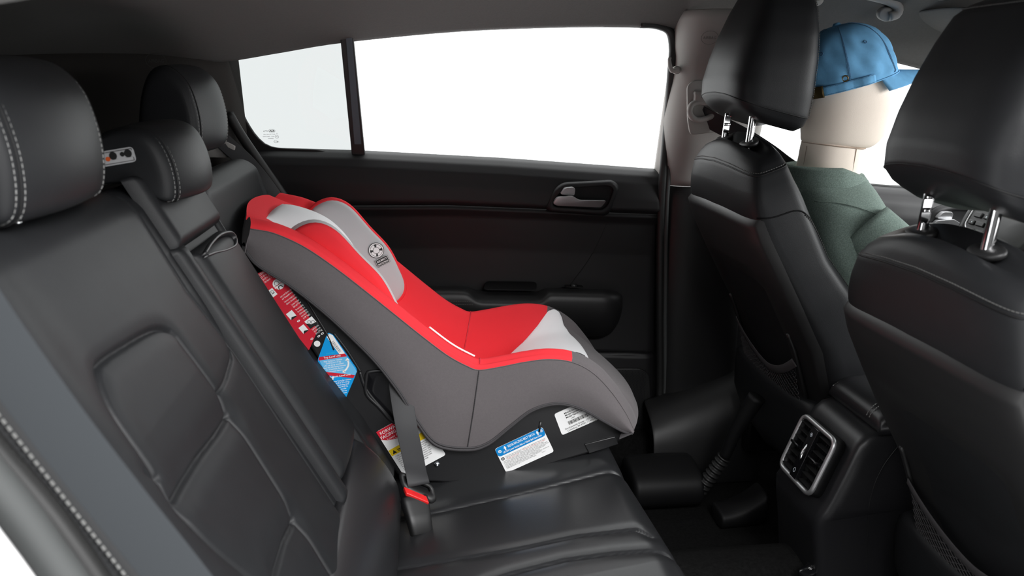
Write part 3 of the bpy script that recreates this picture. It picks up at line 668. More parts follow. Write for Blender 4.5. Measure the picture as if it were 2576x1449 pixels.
# far shoulder belt behind the child seat
o = thing('rear_seat_belt', 'black rear shoulder belt slanting down beside the quarter window', 'seat belt', at(640, 470, Y=1.98))
pth = cr(np.vstack([ats([(545,340),(580,372),(620,408)], Y=2.0), ats([(665,462),(705,520),(750,590)], Y=1.99)]), 40)
obj('webbing', *g_ribbon(pth, V(.8, .45, .4), .040, .0014), M['webbing'], o)
pth = cr(np.vstack([ats([(575,285),(600,330),(640,390),(690,460),(735,525),(790,600)], Y=2.055)]), 40)
tag(obj('trim_12', *g_tube(pth, .012, 10), M['rubber']), kind='structure', label='black seal along the rear edge of the far door')
lp = ats([(500,395),(505,362),(560,345),(596,366),(600,395)], Y=2.02); tag(obj('trim_13', *g_pad(lp, (0,-1,0), .02, inset=.1), M['pillar']), kind='structure', label='grey belt exit trim beside the far headrest')

# ------------------------------------------------------------------ front seats
AL = math.radians(20); UP = V(-math.sin(AL), 0, math.cos(AL)); FW = V(math.cos(AL), 0, math.sin(AL)); LT = V(0, 1, 0)
def se(n, e): # superellipse angles
    a = np.linspace(0, 2*math.pi, n, endpoint=False); c, s = np.cos(a), np.sin(a)
    return np.sign(c)*abs(c)**(2/e), np.sign(s)*abs(s)**(2/e)
def front_seat(base, label, group):
    B0 = V(*base); t = thing('bucket_seat', label, 'seat', (base[0]+.10, base[1], base[2]-.78), group)
    def L(w, y, h): return B0+FW*w+LT*y+UP*h
    #          h      rear   front   halfw  exp
    secs = [(.012, -.022, .022, .135, 3), (.008, -.036, .030, .165, 3.6), (-.004, -.048, .033, .182, 4.5), (-.030, -.062, .034, .196, 6), (-.07, -.076, .036, .208, 6), (-.12, -.088, .042, .220, 6), (-.18, -.087, .046, .230, 6),
            (-.26, -.078, .058, .240, 5), (-.34, -.066, .085, .247, 5), (-.45, -.052, .115, .25, 4), (-.58, -.052, .13, .246, 4), (-.70, -.060, .12, .235, 4)]
    hs = np.array([s[0] for s in secs]); hq = np.r_[np.linspace(.012, -.07, 18), np.linspace(-.085, -.70, 48)]
    def prm(h): return [np.interp(-h, -hs, [s[k] for s in secs]) for k in (1, 2, 3, 4)]
    def surf(h, an, grow=0.0):
        r, fr, a, e = prm(h); c, s = math.cos(an), math.sin(an); c, s = math.copysign(abs(c)**(2/e), c), math.copysign(abs(s)**(2/e), s)
        w = (r+fr)/2+((fr-r)/2+grow)*c; y = (a+grow)*s
        if c > 0: w += -.035*np.clip((-h-.16)/.12, 0, 1)*max(0, 1-(abs(y)/(.72*a))**4)*c     # hollow between the bolsters
        else: w += .006*(abs(y)/a)**2.2*(-c)                                               # crowned rear
        return L(w, y, h-.030*(abs(y)/a)**2*np.clip(1+h/.10, 0, 1))
    def sec(h, grow=0.0): return np.array([surf(h, an, grow) for an in np.linspace(0, 2*math.pi, 72, endpoint=False)])
    v, f = g_loft([sec(h) for h in hq]); obj('backrest', v, f, M['leather'], t)
    # hard rear panel: patch that stands off the leather
    nh, ny = 60, 60; P = []
    for i, q in enumerate(np.linspace(0, 1, nh)):
        row = []
        for s in np.linspace(-1, 1, ny):
            htop = -.118-.012*abs(s)**2.5
            h = htop+(-.69-htop)*q; r, fr, a, e = prm(h)
            wd = np.interp(-h, [.1, .15, .24, .36, .50, .69], [1.0, .998, .985, .965, .93, .87])
            y = a*wd*s; cc = max(0, 1-min(1, abs(y)/a)**e)**(1/e); mid, hd = (r+fr)/2, (fr-r)/2
            w = mid-hd*cc+.006*(abs(y)/a)**2.2*cc
            d = min(q*.57, (1-abs(s))*.24, .010)/.010; lift = .013*math.sqrt(max(0, 1-(1-d)**2))
            scoop = .016*np.exp(-((s)/.62)**6)*np.clip((q-.22)/.12, 0, 1)
            row.append(L(w-lift+scoop+.0015, y, h))
        P.append(row)
    v, f = g_grid(P); bp = obj('back_panel', v, f, M['plastic'], t, label='hard black plastic rear panel')
    # stitched seam round the top of the leather
    mb = MB(); 
    rim = [sec(-.020, .0008)[k] for k in range(12, 61)]; s = g_stitch(np.array(rim), .0055, .0038, .0007); mb.add(np.concatenate(s.v), s.f)
    def side_seam(sg, pts, grow):
        q = cr(np.array(pts, float), 60); return np.array([surf(h, math.radians(180+sg*-1*(180-an)) if sg > 0 else math.radians(an), grow) for h, an in q])
    for sg in (-1, 1):
        s = g_stitch(side_seam(sg, [(-.150, 285), (-.19, 305), (-.26, 318), (-.34, 322), (-.45, 322)], .0012), .0055, .0038, .0007); mb.add(np.concatenate(s.v), s.f)
    mb.build('stitching', M['thread_dim'], t, smooth=False, kind='stuff')
    mb = MB(); rim = sec(-.026, .0006)
    v, f = g_tube(rim[12:61], .0016, 6); mb.add(v, f)
    for sg in (-1, 1):
        v, f = g_tube(side_seam(sg, [(-.125, 236), (-.128, 255), (-.134, 272), (-.150, 288), (-.19, 309), (-.26, 322)], .0003), .0016, 6); mb.add(v, f)
    mb.build('seam_cord', M['plastic_dark'], t)
    # net pocket on the rear panel
    def PB(s, q, lift):
        h = -.13+(-.69+.13)*q; r, fr, a, e = prm(h); y = a*.9*s; cc = max(0, 1-min(1, abs(y)/a)**e)**(1/e); w = (r+fr)/2-(fr-r)/2*cc+.006*(abs(y)/a)**2.2*cc
        return L(w-lift, y, h)
    top = lambda s: .50+.22*(1-abs(s)**1.6)*1.0 if False else .74-.20*abs(s)**1.7
    mb = MB(); nl = 26
    for i in range(nl):                                           # wavy strands
        row = []
        for s in np.linspace(-.74, .74, 90):
            q = top(s)+.03+(.985-top(s)-.03)*(i/(nl-1)); wv = .0032*math.sin(s*95+math.pi*(i % 2))
            p = PB(s, min(q, .99), .018+.010*math.sin(math.pi*i/nl)); row.append(p+UP*wv)
        v, f = g_tube(row, .0007, 4); mb.add(v, f)
    np_ = mb.build('net_pocket', M['binding'], t, kind='stuff', label='black elastic net pocket')
    edge = cr(np.array([PB(s, top(s)+.012, .020) for s in np.linspace(-.76, .76, 24)]), 60); v, f = g_ribbon(edge, UP, .020, .002); obj('pocket_hem', v, f, M['binding'], t)
    for sg in (-1, 1):
        e = cr(np.array([PB(sg*.76, .50, .010), PB(sg*.77, .6, .014), PB(sg*.76, .8, .016), PB(sg*.70, .97, .012)]), 30); v, f = g_tube(e, .005, 8); obj('pocket_rail', v, f, M['plastic'], t)
    e = cr(np.array([PB(s, .985, .014) for s in np.linspace(-.72, .72, 12)]), 30); v, f = g_tube(e, .005, 8); obj('pocket_rail', v, f, M['plastic'], t)
    # headrest
    #        u     rear    front  halfw  tilt(front drop)
    hs_ = [(-.004, -.01, .098, .110, -.010), (.0, -.042, .112, .128, -.004), (.010, -.056, .120, .1365, .0), (.035, -.056, .126, .1375, .004), (.07, -.045, .130, .134, .008), (.11, -.028, .130, .126, .010), (.15, -.008, .126, .113, .010), (.18, .008, .118, .100, .006), (.196, .022, .105, .084, .0), (.203, .040, .088, .06, 0)]
    hs_ = [(k[0]*1.24,)+k[1:] for k in hs_]; U = [a[0] for a in hs_]; uq = 1.24*np.r_[np.linspace(-.004, .02, 10), np.linspace(.028, .17, 20), np.linspace(.175, .203, 12)]
    def hsec(u, grow=0, n=72):
        r, fr, a, dz = [np.interp(u, U, [k[j] for k in hs_]) for j in (1, 2, 3, 4)]; cx, sx = se(n, 5.0); out = []
        for c, s in zip(cx, sx):
            x = (r+fr)/2+((fr-r)/2+grow)*c; y = (a+grow)*s
            if c < 0: x += .004*abs(s)**2.4*(-c)
            k = np.clip(1-u/.09, 0, 1); z = .078+u+dz-k*.29*(x+.05)-.012*k*(1-abs(s)**2)*(c < 0)*0+.016*k*(1-min(1, abs(s))**2)
            out.append(B0+V(x, y, z))
        return np.array(out)
    v, f = g_loft([hsec(u) for u in uq]); hd = obj('headrest', v, f, M['leather'], t)
    ring = hsec(.012, .0002); v, f = g_torus_loop(ring, .0011, 6); obj('seam_cord', v, f, M['plastic_dark'], hd)
    vr = []
    mb = MB()
    for sg in (-1, 1):
        l = [hsec(u, .0012)[9 if sg > 0 else 63] for u in np.linspace(.015, .243, 40)]
        s = g_stitch(np.array(l), .0048, .0034, .0006); mb.add(np.concatenate(s.v), s.f)
    l = hsec(.236, .0012)[np.r_[9:64]]; s = g_stitch(l, .0048, .0034, .0006); mb.add(np.concatenate(s.v), s.f)
    mb.build('stitching', M['thread_dim'], hd, smooth=False, kind='stuff')
    # chrome posts, the one nearer the door notched
    for sg in (1, -1):
        b, e = B0+V(0, sg*.072, -.03), B0+V(.012, sg*.072, .11); S = []
        for i in range(57):
            q = i/56; c = b+(e-b)*q; row = []
            notch = sg > 0 and .28 < q < .86 and ((q-.28)/.145) % 1 > .22
            for a in np.linspace(0, 2*math.pi, 20, endpoint=False):
                x, y = .008*math.cos(a), .008*math.sin(a)
                if notch and y < .0005 and abs(x) < .0072: y = max(y, -.001)
                row.append(c+V(x, y, 0))
            S.append(row)
        v, f = g_loft(S); o = obj('headrest_post', v, f, M['chrome'], t, autosmooth=.7)
        c = B0+V(0, sg*.072, .006)
        S = []
        for k, z in ((1.0, -.004), (1.0, .003), (.93, .006), (.6, .008)):
            S.append([c+FW*.019*k*math.cos(a)+LT*.031*k*math.sin(a)+UP*(z*.8-.009) for a in np.linspace(0, 2*math.pi, 32, endpoint=False)])
        v, f = g_loft(S); obj('post_guide', v, f, M['plastic'], t)
    # seat cushion (mostly hidden) with side valance
    S = []
    for x in np.linspace(.02, .55, 20):
        hz = .30 if x > .08 else .28; top_ = base[2]-.56+.05*math.sin((x-.02)/.53*1.9); e = np.clip((x-.45)/.10, 0, 1)
        a = .24-.03*e; zt = top_-.04*e**2; zb = base[2]-.76
        S.append([B0*V(1, 1, 0)+V(x+.10, y, z) for y, z in ((-a, zb), (-a, zt-.03), (-a+.02, zt), (-a+.07, zt-.005), (0, zt-.02), (a-.07, zt-.005), (a-.02, zt), (a, zt-.03), (a, zb))])
    v, f = g_loft(S); obj('seat_cushion', v, f, M['leather'], t, subsurf=1)
    for sg in (-1, 1):
        v, f = g_box((B0[0]+.40, B0[1]+sg*.19, base[2]-.82), (.24, .022, .045)); obj('seat_rail', v, f, M['plastic_dark'], t, bevel=.008, autosmooth=.6)
    return t
front_seat((.692, 1.757, .968), 'black leather driver seat with the mannequin sitting in it', 'front seats')
front_seat((.735, 1.037, .880), 'black leather front passenger seat nearest the camera, cropped by the right edge', 'front seats')

# ------------------------------------------------------------------ centre console with rear vents
co = thing('centre_console', 'black centre console with silver framed rear air vents and stitched lid', 'console', (.95, CY, .05))
yc = 1.392; VT, VB = V(.773, yc, .424), V(.731, yc, .314)            # middle of the vent's top and bottom edges
prof = [(.765,.02),(.748,.10),(.738,.18),(.728,.245),(.728,.285),(.744,.31),(.786,.415),(.800,.438),(.82,.452),(.90,.462),(1.05,.47),(1.30,.47),(1.30,.02)]
pr_ = cr(np.array(prof), 60, False); S = []
for s in np.r_[-1, -.985, -.95, -.88, np.linspace(-.75, .75, 11), .88, .95, .985, 1]:
    a = abs(s); k = 0 if a < .88 else (a-.88)/.12; ins = .020*(1-math.sqrt(max(0, 1-k**2))); row = []
    for x, z in pr_:
        hw = np.interp(z, [.02, .25, .30, .40, .47], [.098, .098, .104, .104, .098])
        row.append((x+ins*(x < 1), yc+hw*s, z-ins*.8*(z > .3)))
    S.append(row)
v, f = g_loft(S); obj('body', v, f, M['leather_shiny'], co)
UPV = unit(VT-VB); NV = unit(V(-UPV[2], 0, UPV[0])); LV = V(0, -1, 0)   # vent axes: up, out of the face, to the right as seen
VC = (VT+VB)/2+NV*.009; HW, HH = .066, .060
def vp(a, b, c=0): return VC+LV*a+UPV*b+NV*c
fr = loopn(rounded([vp(-HW, HH), vp(HW, HH), vp(HW, -HH), vp(-HW, -HH)], .018, 6), 80)
vt = obj('vent_frame', *g_torus_loop(fr, .0052, 10), M['silver'], co, label='satin silver frame round the vents')
lp = VC+(fr-VC)*.95; obj('vent_recess', *g_cup([lp+NV*.004, lp-NV*.004, lp-NV*.018]), M['plastic_dark'], co)
obj('vent_surround', *g_ring(VC+(fr-VC)*.90+NV*.002, VC+(fr-VC)*1.05+NV*.0, -NV*.022), M['plastic_dark'], co)
v, f = g_box(vp(0, 0, .0035), (.0125, HH*.93, .005), (LV, UPV, NV)); dv = obj('vent_divider', v, f, M['gloss'], co, bevel=.001, autosmooth=.6)
v, f = g_loft([[vp(-.002+.003*math.cos(t), b, .006+.006*k*max(0, math.sin(t))+.001*math.sin(t)) for t in np.linspace(0, 2*math.pi, 16, endpoint=False)] for b, k in zip(np.linspace(-.022, .022, 13), np.sin(np.linspace(0, math.pi, 13)))]); obj('vent_dial', v, f, M['chrome'], co)
pr = Print(vp(0, 0, .0090), LV, -UPV); pr.ring('w', -.001, -.040, .0034, .0042); pr.disc('w', -.001, -.040, .0018); pr.ring('w', -.001, .040, .0028, .0038, sq=1.3); pr.build(co, {'w': M['palewhite']}, 'symbol')
for sd in (-1, 1):
    cx = sd*(.0125+(HW-.0125)/2-.001); hw = (HW-.0125)/2-.004
    for k, b in enumerate(np.linspace(-.048, .048, 7)):
        if k == 3:
            v, f = g_box(vp(cx, b+.002, .004), (.015, .0035, .008), (LV, unit(UPV+NV*.3), NV)); obj('vent_tab', v, f, M['gloss'], co, bevel=.002, autosmooth=.6)
            v, f = g_box(vp(cx, b+.002, .0125), (.013, .0012, .0008), (LV, unit(UPV+NV*.3), NV)); obj('vent_tab_trim', v, f, M['chrome'], co, smooth=False)
        v, f = g_box(vp(cx, b, -.003), (hw, .0012, .006), (LV, unit(UPV+NV*.25), unit(NV-UPV*.25))); obj('vent_slat', v, f, M['plastic'], co, smooth=False)
    for a in np.linspace(-.7, .7, 5):
        v, f = g_box(vp(cx+hw*a, 0, -.013), (.0008, HH*.88, .004), (LV, UPV, NV)); obj('vent_vane', v, f, M['plastic_dark'], co, smooth=False)
# padded lid
S = []
for s in np.r_[-1, -.97, -.9, np.linspace(-.8, .8, 9), .9, .97, 1]:
    k = max(0, (abs(s)-.8)/.2); dz = .014*(1-math.sqrt(max(0, 1-k*k))); hw = .098
    S.append([(x, yc+hw*s, z-dz*(z > .465)) for x, z in cr(np.array([(.835,.452),(.828,.460),(.830,.478),(.846,.494),(.88,.503),(1.0,.508),(1.2,.508),(1.28,.500),(1.29,.46)]), 30)])
v, f = g_loft(S); lid = obj('armrest_lid', v, f, M['leather_shiny'], co)
mb = MB()
for q in ([(.832,yc+.088,.480),(.85,yc+.086,.492),(.89,yc+.085,.501),(1.0,yc+.085,.506),(1.2,yc+.085,.506)], [(.829,yc-.050,.474),(.835,yc-.050,.486),(.85,yc-.050,.499),(.89,yc-.050,.506),(1.0,yc-.05,.5105)], [(.829,yc-.060,.474),(.835,yc-.060,.486),(.85,yc-.060,.498),(.89,yc-.060,.505),(1.0,yc-.06,.510)]):
    s = g_stitch(cr(np.array(q), 60), .0052, .0036, .0007); mb.add(np.concatenate(s.v), s.f)
mb.build('stitching', M['thread'], lid, smooth=False, kind='stuff')
v, f = g_tube(cr(V((.875,yc-.1035,.445),(.84,yc-.1045,.39),(.825,yc-.104,.33),(.83,yc-.100,.25),(.84,yc-.0985,.15),(.845,yc-.0985,.05)), 40), .0008, 6); obj('seam_line', v, f, M['plastic'], co)

# ------------------------------------------------------------------ odds and ends on the floor and at the sill
o = thing('wiring_conduit', 'black corrugated wiring sleeve rising from the sill beneath the driver seat', 'conduit', (.66, 1.80, .10))
a, b = at(1762, 1232, Y=1.80), at(1822, 1150, Y=1.78); e = at(1850, 1085, Y=1.77)
pth = poly_rs([a, b], 90); rr = .016+.0035*np.cos(np.linspace(0, 8*2*math.pi, 90)); v, f = g_tube(pth, rr, 16); obj('bellows', v, f, M['rubber'], o)
v, f = g_tube(cr(np.array([b, (b+e)/2, e, e+V(.04,-.02,.10)]), 20), np.linspace(.014, .022, 20), 14); obj('sleeve', v, f, M['plastic_dark'], o)
S = []
for t in np.linspace(0, 1, 14):
    x = .50+.19*t; S.append([(x, 1.95, .03), (x, 1.94, .11+.01*math.sin(t*3)), (x, 1.90, .128), (x, 1.80, .118), (x, 1.775, .10), (x, 1.77, .01), (x, 1.95, .01)])
v, f = g_loft(S); o = obj('seat_rail_cover', v, f, M['plastic_dark'], subsurf=1); tag(o, 'low black plastic rail cover on the floor beside the sill', 'rail cover')
S = []
for t in np.linspace(0, 1, 14):
    x = .70+.12*t; h = .05+.055*t**2; S.append([(x, 1.775, .008), (x, 1.775, h), (x, 1.765, h+.008), (x, 1.70, h+.008), (x, 1.69, h), (x, 1.69, .008)])
v, f = g_loft(S); o = obj('rail_end_cap', v, f, M['plastic_dark'], subsurf=1); tag(o, 'small wedge shaped black rail end cap under the driver seat', 'end cap')
c = at(2043, 1432, Z=.155)
o = thing('key_fob', 'small black key fob with white symbols beside the console foot', 'key fob', tuple(c-V(0, 0, .006)))
ea = unit(V(.85, .5, .15)); eb = unit(np.cross(V(-.3, -.3, 1), ea)); nn = np.cross(ea, eb); nn = nn if nn[2] > 0 else -nn
lp = loopn(rounded([c-ea*.032-eb*.014, c+ea*.032-eb*.014, c+ea*.032+eb*.014, c-ea*.032+eb*.014], .01, 5), 40)
v, f = g_loft([lp-nn*.006, lp+nn*.004, c+(lp-c)*.9+nn*.006]); obj('body', v, f, M['gloss'], o)
pr = Print(c+nn*.0066, ea, -eb if np.cross(ea, eb).dot(nn) > 0 else eb); 
pr.ring('w', .004, 0, .0035, .0045); pr.rect('w', .003, -.0008, .003, .0016); pr.rect('w', -.010, -.003, .005, .001); pr.rect('w', -.010, -.0005, .005, .001); pr.rect('w', -.010, .002, .005, .001); pr.build(o, {'w': M['white']}, 'symbol')

# grab handle and sun visor on the front headliner
o = thing('grab_handle', 'grey plastic grab handle fixed to the headliner above the driver window', 'grab handle', at(2150, 20, Y=1.93))
pth = cr(np.vstack([ats([(2048,-2)], Y=1.90), ats([(2062,-10),(2100,-22),(2150,-18),(2200,-8),(2240,4),(2260,18),(2256,36),(2238,42)], Y=1.865)]), 50)
v, f = g_tube(pth, .0105, 16); obj('grip', v, f, M['pillar'], o)
for q in ((2045, -4), (2226, 34)): obj('mount', *g_pad(cr(at(*q, Y=1.885)+np.array([V(.022*math.cos(t), 0, .016*math.sin(t)) for t in np.linspace(0, 6.28, 16, endpoint=False)]), 24, True), (0, -1, -.3), .014, inset=.15), M['pillar'], o)
o = thing('sun_visor', 'light grey sun visor folded up against the front headliner', 'sun visor', (1.35, 1.78, 1.18))
c = at(2408, 60, Y=1.84); S = []
for s in np.linspace(-1, 1, 21):
    w = math.sqrt(max(.02, 1-abs(s)**4)); S.append([c+V(.075*w*math.cos(t), .15*s, .010*w*math.sin(t)-.03*w*math.cos(t)) for t in np.linspace(0, 2*math.pi, 20, endpoint=False)])
v, f = g_loft(S); obj('visor_panel', v, f, M['liner'], o); obj('hinge_rod', *g_tube([c+V(-.07, .17, .05), c+V(-.07, -.17, .05)], .004, 8), M['plastic'], o)
# steering wheel
o = thing('steering_wheel', 'black steering wheel with silver edged button pad, partly seen at the right edge', 'steering wheel', (1.44, 1.757, .72))
wc = V(1.415, 1.757, .735); wn = unit(V(-.90, 0, .42)); wu = unit(V(.42, 0, .90)); wl = V(0, 1, 0)
def wp(a, b, c=0): return wc+wl*a+wu*b+wn*c
ring = np.array([wp(.182*math.cos(t), .182*math.sin(t)) for t in np.linspace(0, 2*math.pi, 80, endpoint=False)])
obj('rim', *g_torus_loop(ring, .0155, 14), M['leather_shiny'], o)
lp = loopn(rounded([wp(-.085, .055), wp(.085, .055), wp(.085, -.02), wp(.04, -.07), wp(-.04, -.07), wp(-.085, -.02)], .03, 6), 60); obj('hub', *g_pad(lp, wn, .03, dome=.01, edge=.012, inset=.15), M['plastic'], o)
for sg in (1, -1):
    lp = loopn(rounded([wp(sg*.07, .05), wp(sg*.172, .045), wp(sg*.172, -.012), wp(sg*.12, -.05), wp(sg*.07, -.045)], .012, 5), 60); sp_ = obj('spoke', *g_pad(lp, wn, .016, dome=.002, edge=.006, inset=.06), M['plastic'], o)
    l2 = lp.mean(0)+(lp-lp.mean(0))*.86+wn*.017; obj('spoke_trim', *g_torus_loop(l2, .0022, 8), M['silver'], o)
    for a, b, w, h in ((.088, .022, .026, .014), (.125, .022, .026, .014), (.100, .0, .030, .012), (.137, .0, .020, .012), (.088, -.022, .026, .014), (.125, -.022, .026, .014)):
        v, f = g_box(wp(sg*(a+w/2-.006), b, .019), (w/2, h/2, .004), (wl*sg, wu, wn)); obj('button', v, f, M['plastic'], o, bevel=.002, autosmooth=.6)
pr = Print(wp(0, 0, .0235), -wl, -wu); pr.text('g', -.105, .026, '(', .012, 'CENTER', bold=.0004); pr.text('r', -.140, .026, '(', .012, 'CENTER', bold=.0004); pr.text('w', -.097, -.018, 'K', .008, 'CENTER'); pr.text('w', -.137, .003, '+', .01, 'CENTER'); pr.build(o, dict(g=M['green_ink'], r=M['inkred'], w=M['palewhite']), 'symbol')
obj('column', *g_tube([wc-wn*.01, wc-wn*.15], .045, 20), M['plastic'], o)

# ------------------------------------------------------------------ mannequin in the driver seat, its shirt and cap
MY = 1.757
def ell(z, xc, hx, hy, n=40, e=2.2, tilt=0.0):
    cx, sx = se(n, e); return np.array([(xc+hx*c, MY+hy*s, z+tilt*hx*c) for c, s in zip(cx, sx)])
MQ0 = len(bpy.data.objects)
mq = thing('mannequin', 'beige cloth mannequin in a heather green shirt sitting in the driver seat', 'mannequin', (.98, MY, .42))
def smooth_secs(rows, n):
    r = cr(np.array(rows, float)*V(*([1]*len(rows[0]))), n); return r
rows = smooth_secs([(.954,.930,.050,.045),(.957,.940,.074,.058),(.972,.950,.087,.066),(1.0,.958,.097,.072),(1.05,.963,.103,.077),(1.09,.961,.100,.077),(1.12,.955,.092,.072),(1.15,.948,.078,.064),(1.17,.942,.055,.046),(1.178,.94,.015,.015)], 40)
v, f = g_loft([ell(z, x, a, b, tilt=-.10*np.clip((1.05-z)/.09, 0, 1)) for z, x, a, b in rows]); hdm = obj('head', v, f, M['linen'], mq)
hx = lambda z: [np.interp(z, rows[:, 0], rows[:, k]) for k in (1, 2, 3)]
for ang in (-38, 180-38, -150):
    l = []
    for z in np.linspace(.962, 1.09, 24):
        x, a, b = hx(z); cx, sx = math.cos(math.radians(ang)), math.sin(math.radians(ang)); l.append((x+a*1.005*cx, MY+b*1.005*sx, z-.10*np.clip((1.05-z)/.09, 0, 1)*a*cx))
    obj('seam', *g_tube(l, .0009, 6), M['linen_seam'], hdm)
v, f = g_loft([ell(z, x, a, b, tilt=-.08) for z, x, a, b in smooth_secs([(.968,.936,.066,.056),(.95,.934,.069,.058),(.92,.932,.070,.059),(.88,.928,.072,.062),(.84,.925,.075,.07)], 14)]); nk = obj('neck', v, f, M['linen'], mq)
for ang in (-65, -165):
    l = [(np.interp(z, [.84, .95], [.925, .934])+.0705*math.cos(math.radians(ang)), MY+.0605*math.sin(math.radians(ang)), z) for z in np.linspace(.86, .955, 12)]; obj('seam', *g_tube(l, .0008, 6), M['linen_seam'], nk)
obj('seam', *g_torus_loop(ell(.955, .937, .0695, .0585, tilt=-.10), .0014, 6), M['linen_seam'], nk)
rows = smooth_secs([(.893,.925,.078,.078),(.875,.924,.090,.098),(.855,.924,.099,.135),(.83,.925,.106,.172),(.80,.928,.112,.196),(.76,.938,.115,.205),(.70,.953,.115,.200),(.60,.985,.116,.186),(.50,1.01,.12,.18),(.44,1.02,.12,.18)], 44)
S = []
for z, x, a, b in rows:
    r = ell(z, x, a, b, 56, 2.4); r[:, 0] += .006*np.sin(r[:, 1]*40+z*30)*np.clip((.85-z)/.1, 0, 1); S.append(r)
v, f = g_loft(S); sh = obj('shirt', v, f, M['shirt'], mq, label='heather green jersey shirt')
# folded collar
S = []
for a_, (r1, r2) in enumerate(((1.0, 1.0),)):
    pass
ca = np.linspace(0, 2*math.pi, 60, endpoint=False); prof = [(.074,.066,.884),(.080,.072,.905),(.088,.080,.912),(.097,.090,.905),(.106,.101,.880),(.112,.113,.856),(.108,.112,.853),(.096,.095,.868)]
S = [[(.926+hx_*math.cos(t)-.004, MY+hy_*math.sin(t), z-.030*max(0, math.cos(t))) for t in ca] for hx_, hy_, z in prof]
v, f = g_grid(S, closed_v=True); obj('collar', v, f, M['shirt'], sh)
obj('seam', *g_tube(cr(V((.845,1.64,.845),(.90,1.60,.842),(.96,1.575,.82),(1.0,1.565,.78)), 30), .0012, 6), M['shirt'], sh)
for sg in (-1, 1):
    pts = cr(V((.94,MY+sg*.165,.795),(.985,MY+sg*.205,.745),(1.05,MY+sg*.225,.67),(1.09,MY+sg*.23,.625)), 18); v, f = g_tube(pts, np.interp(np.linspace(0, 1, 18), [0, .3, 1], [.060, .062, .058]), 22); sl = obj('sleeve', v, f, M['shirt'], sh)
    pts = cr(V((1.07,MY+sg*.228,.65),(1.13,MY+sg*.22,.59),(1.22,MY+sg*.19,.59),(1.30,MY+sg*.17,.61)), 18); v, f = g_tube(pts, np.linspace(.044, .030, 18), 18); obj('arm', v, f, M['linen'], mq)
mq.location.x -= .012
# baseball cap
cp = thing('baseball_cap', 'faded blue cotton baseball cap with brass buckle strap on the mannequin head', 'cap', (.95, MY, 1.08))
C0 = V(.942, MY, 1.089); CA = unit(V(-.28, 0, .96)); CF = unit(V(.96, 0, .28)); CL = V(0, -1, 0)
def cap(th, u, g=0.0):
    """th 0 = front, 90 = near side, 180 = back; u 0 rim .. 1 top"""
    r = max(0, 1-u**2.35)**(1/2.35); t = math.radians(th); pk = 1+.012*math.cos(6*t)*u*(1-u)*0
    wr = .0018*math.sin(9*t+u*7)*(u < .9)*(u > .06)+.0012*math.sin(17*t-u*11)*(u < .8)*(u > .06)
    return C0+CF*(.112+g+wr)*r*math.cos(t)*pk+CL*(.091+g+wr)*r*math.sin(t)*pk+CA*(.132+g)*u*(1 if u < 1 else 1)
us = np.r_[0, .01, .03, np.linspace(.06, .9, 26), .94, .97, .99, 1.0]; ths = np.linspace(0, 360, 97)[:-1]
S = []
for u in us:
    row = []
    for th in ths:
        arch = 0.24*max(0, 1-((th-172)/26)**2)**.5 if abs(th-172) < 26 else 0.0          # opening above the strap
        row.append(cap(th, arch+(1-arch)*u))
    S.append(row)
v, f = g_grid(S, closed_v=True); crn = obj('crown', v, f, M['blue'], cp); m = crn.modifiers.new('s', 'SOLIDIFY'); m.thickness = .0018; m.offset = -1
for th in (48, 108, 168, 228, 288, 348):
    for dth in (-1.6, 1.6):
        l = np.array([cap(th+dth*(1-.7*u), u, .0006) for u in np.linspace(.05 if th not in (168,) else .26, .985, 40)]); s = g_stitch(l, .0034, .0024, .0004); s.build('seam_stitching', M['blue_dark'], crn, smooth=False, kind='stuff')
    l = np.array([cap(th, u, .0002) for u in np.linspace(.05 if th not in (168,) else .26, .985, 40)]); obj('panel_seam', *g_tube(l, .0008, 6), M['blue_dark'], crn)
for th in (78, 138, 198, 318):
    c = cap(th, .66, .0006); n = unit(c-(C0+CA*.05)); ring = np.array([c+.0032*(math.cos(a)*unit(np.cross(n, CA))+math.sin(a)*np.cross(n, unit(np.cross(n, CA)))) for a in np.linspace(0, 6.283, 16, endpoint=False)]); obj('eyelet', *g_torus_loop(ring, .0009, 6), M['blue_dark'], crn)
v, f = g_lathe([(.0, .0), (.0085, .0), (.009, .002), (.006, .006), (.0, .007)], cap(0, 1)-CA*.001, CA, 20); obj('top_button', v, f, M['blue'], cp)
rim = np.array([cap(th, .012, .0012) for th in ths]); obj('rim_hem', *g_torus_loop(rim, .0016, 6), M['blue'], crn)
mid = np.array([cap(th, .075, .0045+.0006*math.sin(th)) for th in np.linspace(82, 205, 50)]); st = obj('strap', *g_ribbon(mid, CA, .019, .0018), M['blue'], cp)
for e in (.0078, -.0078):
    s = g_stitch(mid+CA*e+(mid-C0)/.1*.0010, .0034, .0024, .0004); s.build('stitching', M['blue_dark'], st, smooth=False, kind='stuff')
mid = np.array([cap(th, .075, .0065) for th in np.linspace(137, 152, 8)]); obj('buckle', *g_ribbon(mid, CA, .025, .003), M['brass'], cp, label='aged brass strap buckle')
c = cap(113, .20, .001); n = unit(c-(C0+CA*.03)); e1 = unit(np.cross(n, CA)); e2 = np.cross(n, e1); ring = np.array([c+.0058*(math.cos(a)*e1+math.sin(a)*e2) for a in np.linspace(0, 6.283, 24, endpoint=False)]); obj('grommet', *g_torus_loop(ring, .0016, 8), M['brass'], cp)
S = []
for q in np.linspace(0, 1, 12):
    S.append([cap(th, .02)+(CF*1.0-CA*.30)*(.072*q*math.cos(math.radians(th*1.15))**.8)-CA*.028*(math.sin(math.radians(th))**2)*q for th in np.linspace(-72, 72, 40)])
v, f = g_grid(S); br = obj('brim', v, f, M['blue'], cp); m = br.modifiers.new('s', 'SOLIDIFY'); m.thickness = .003

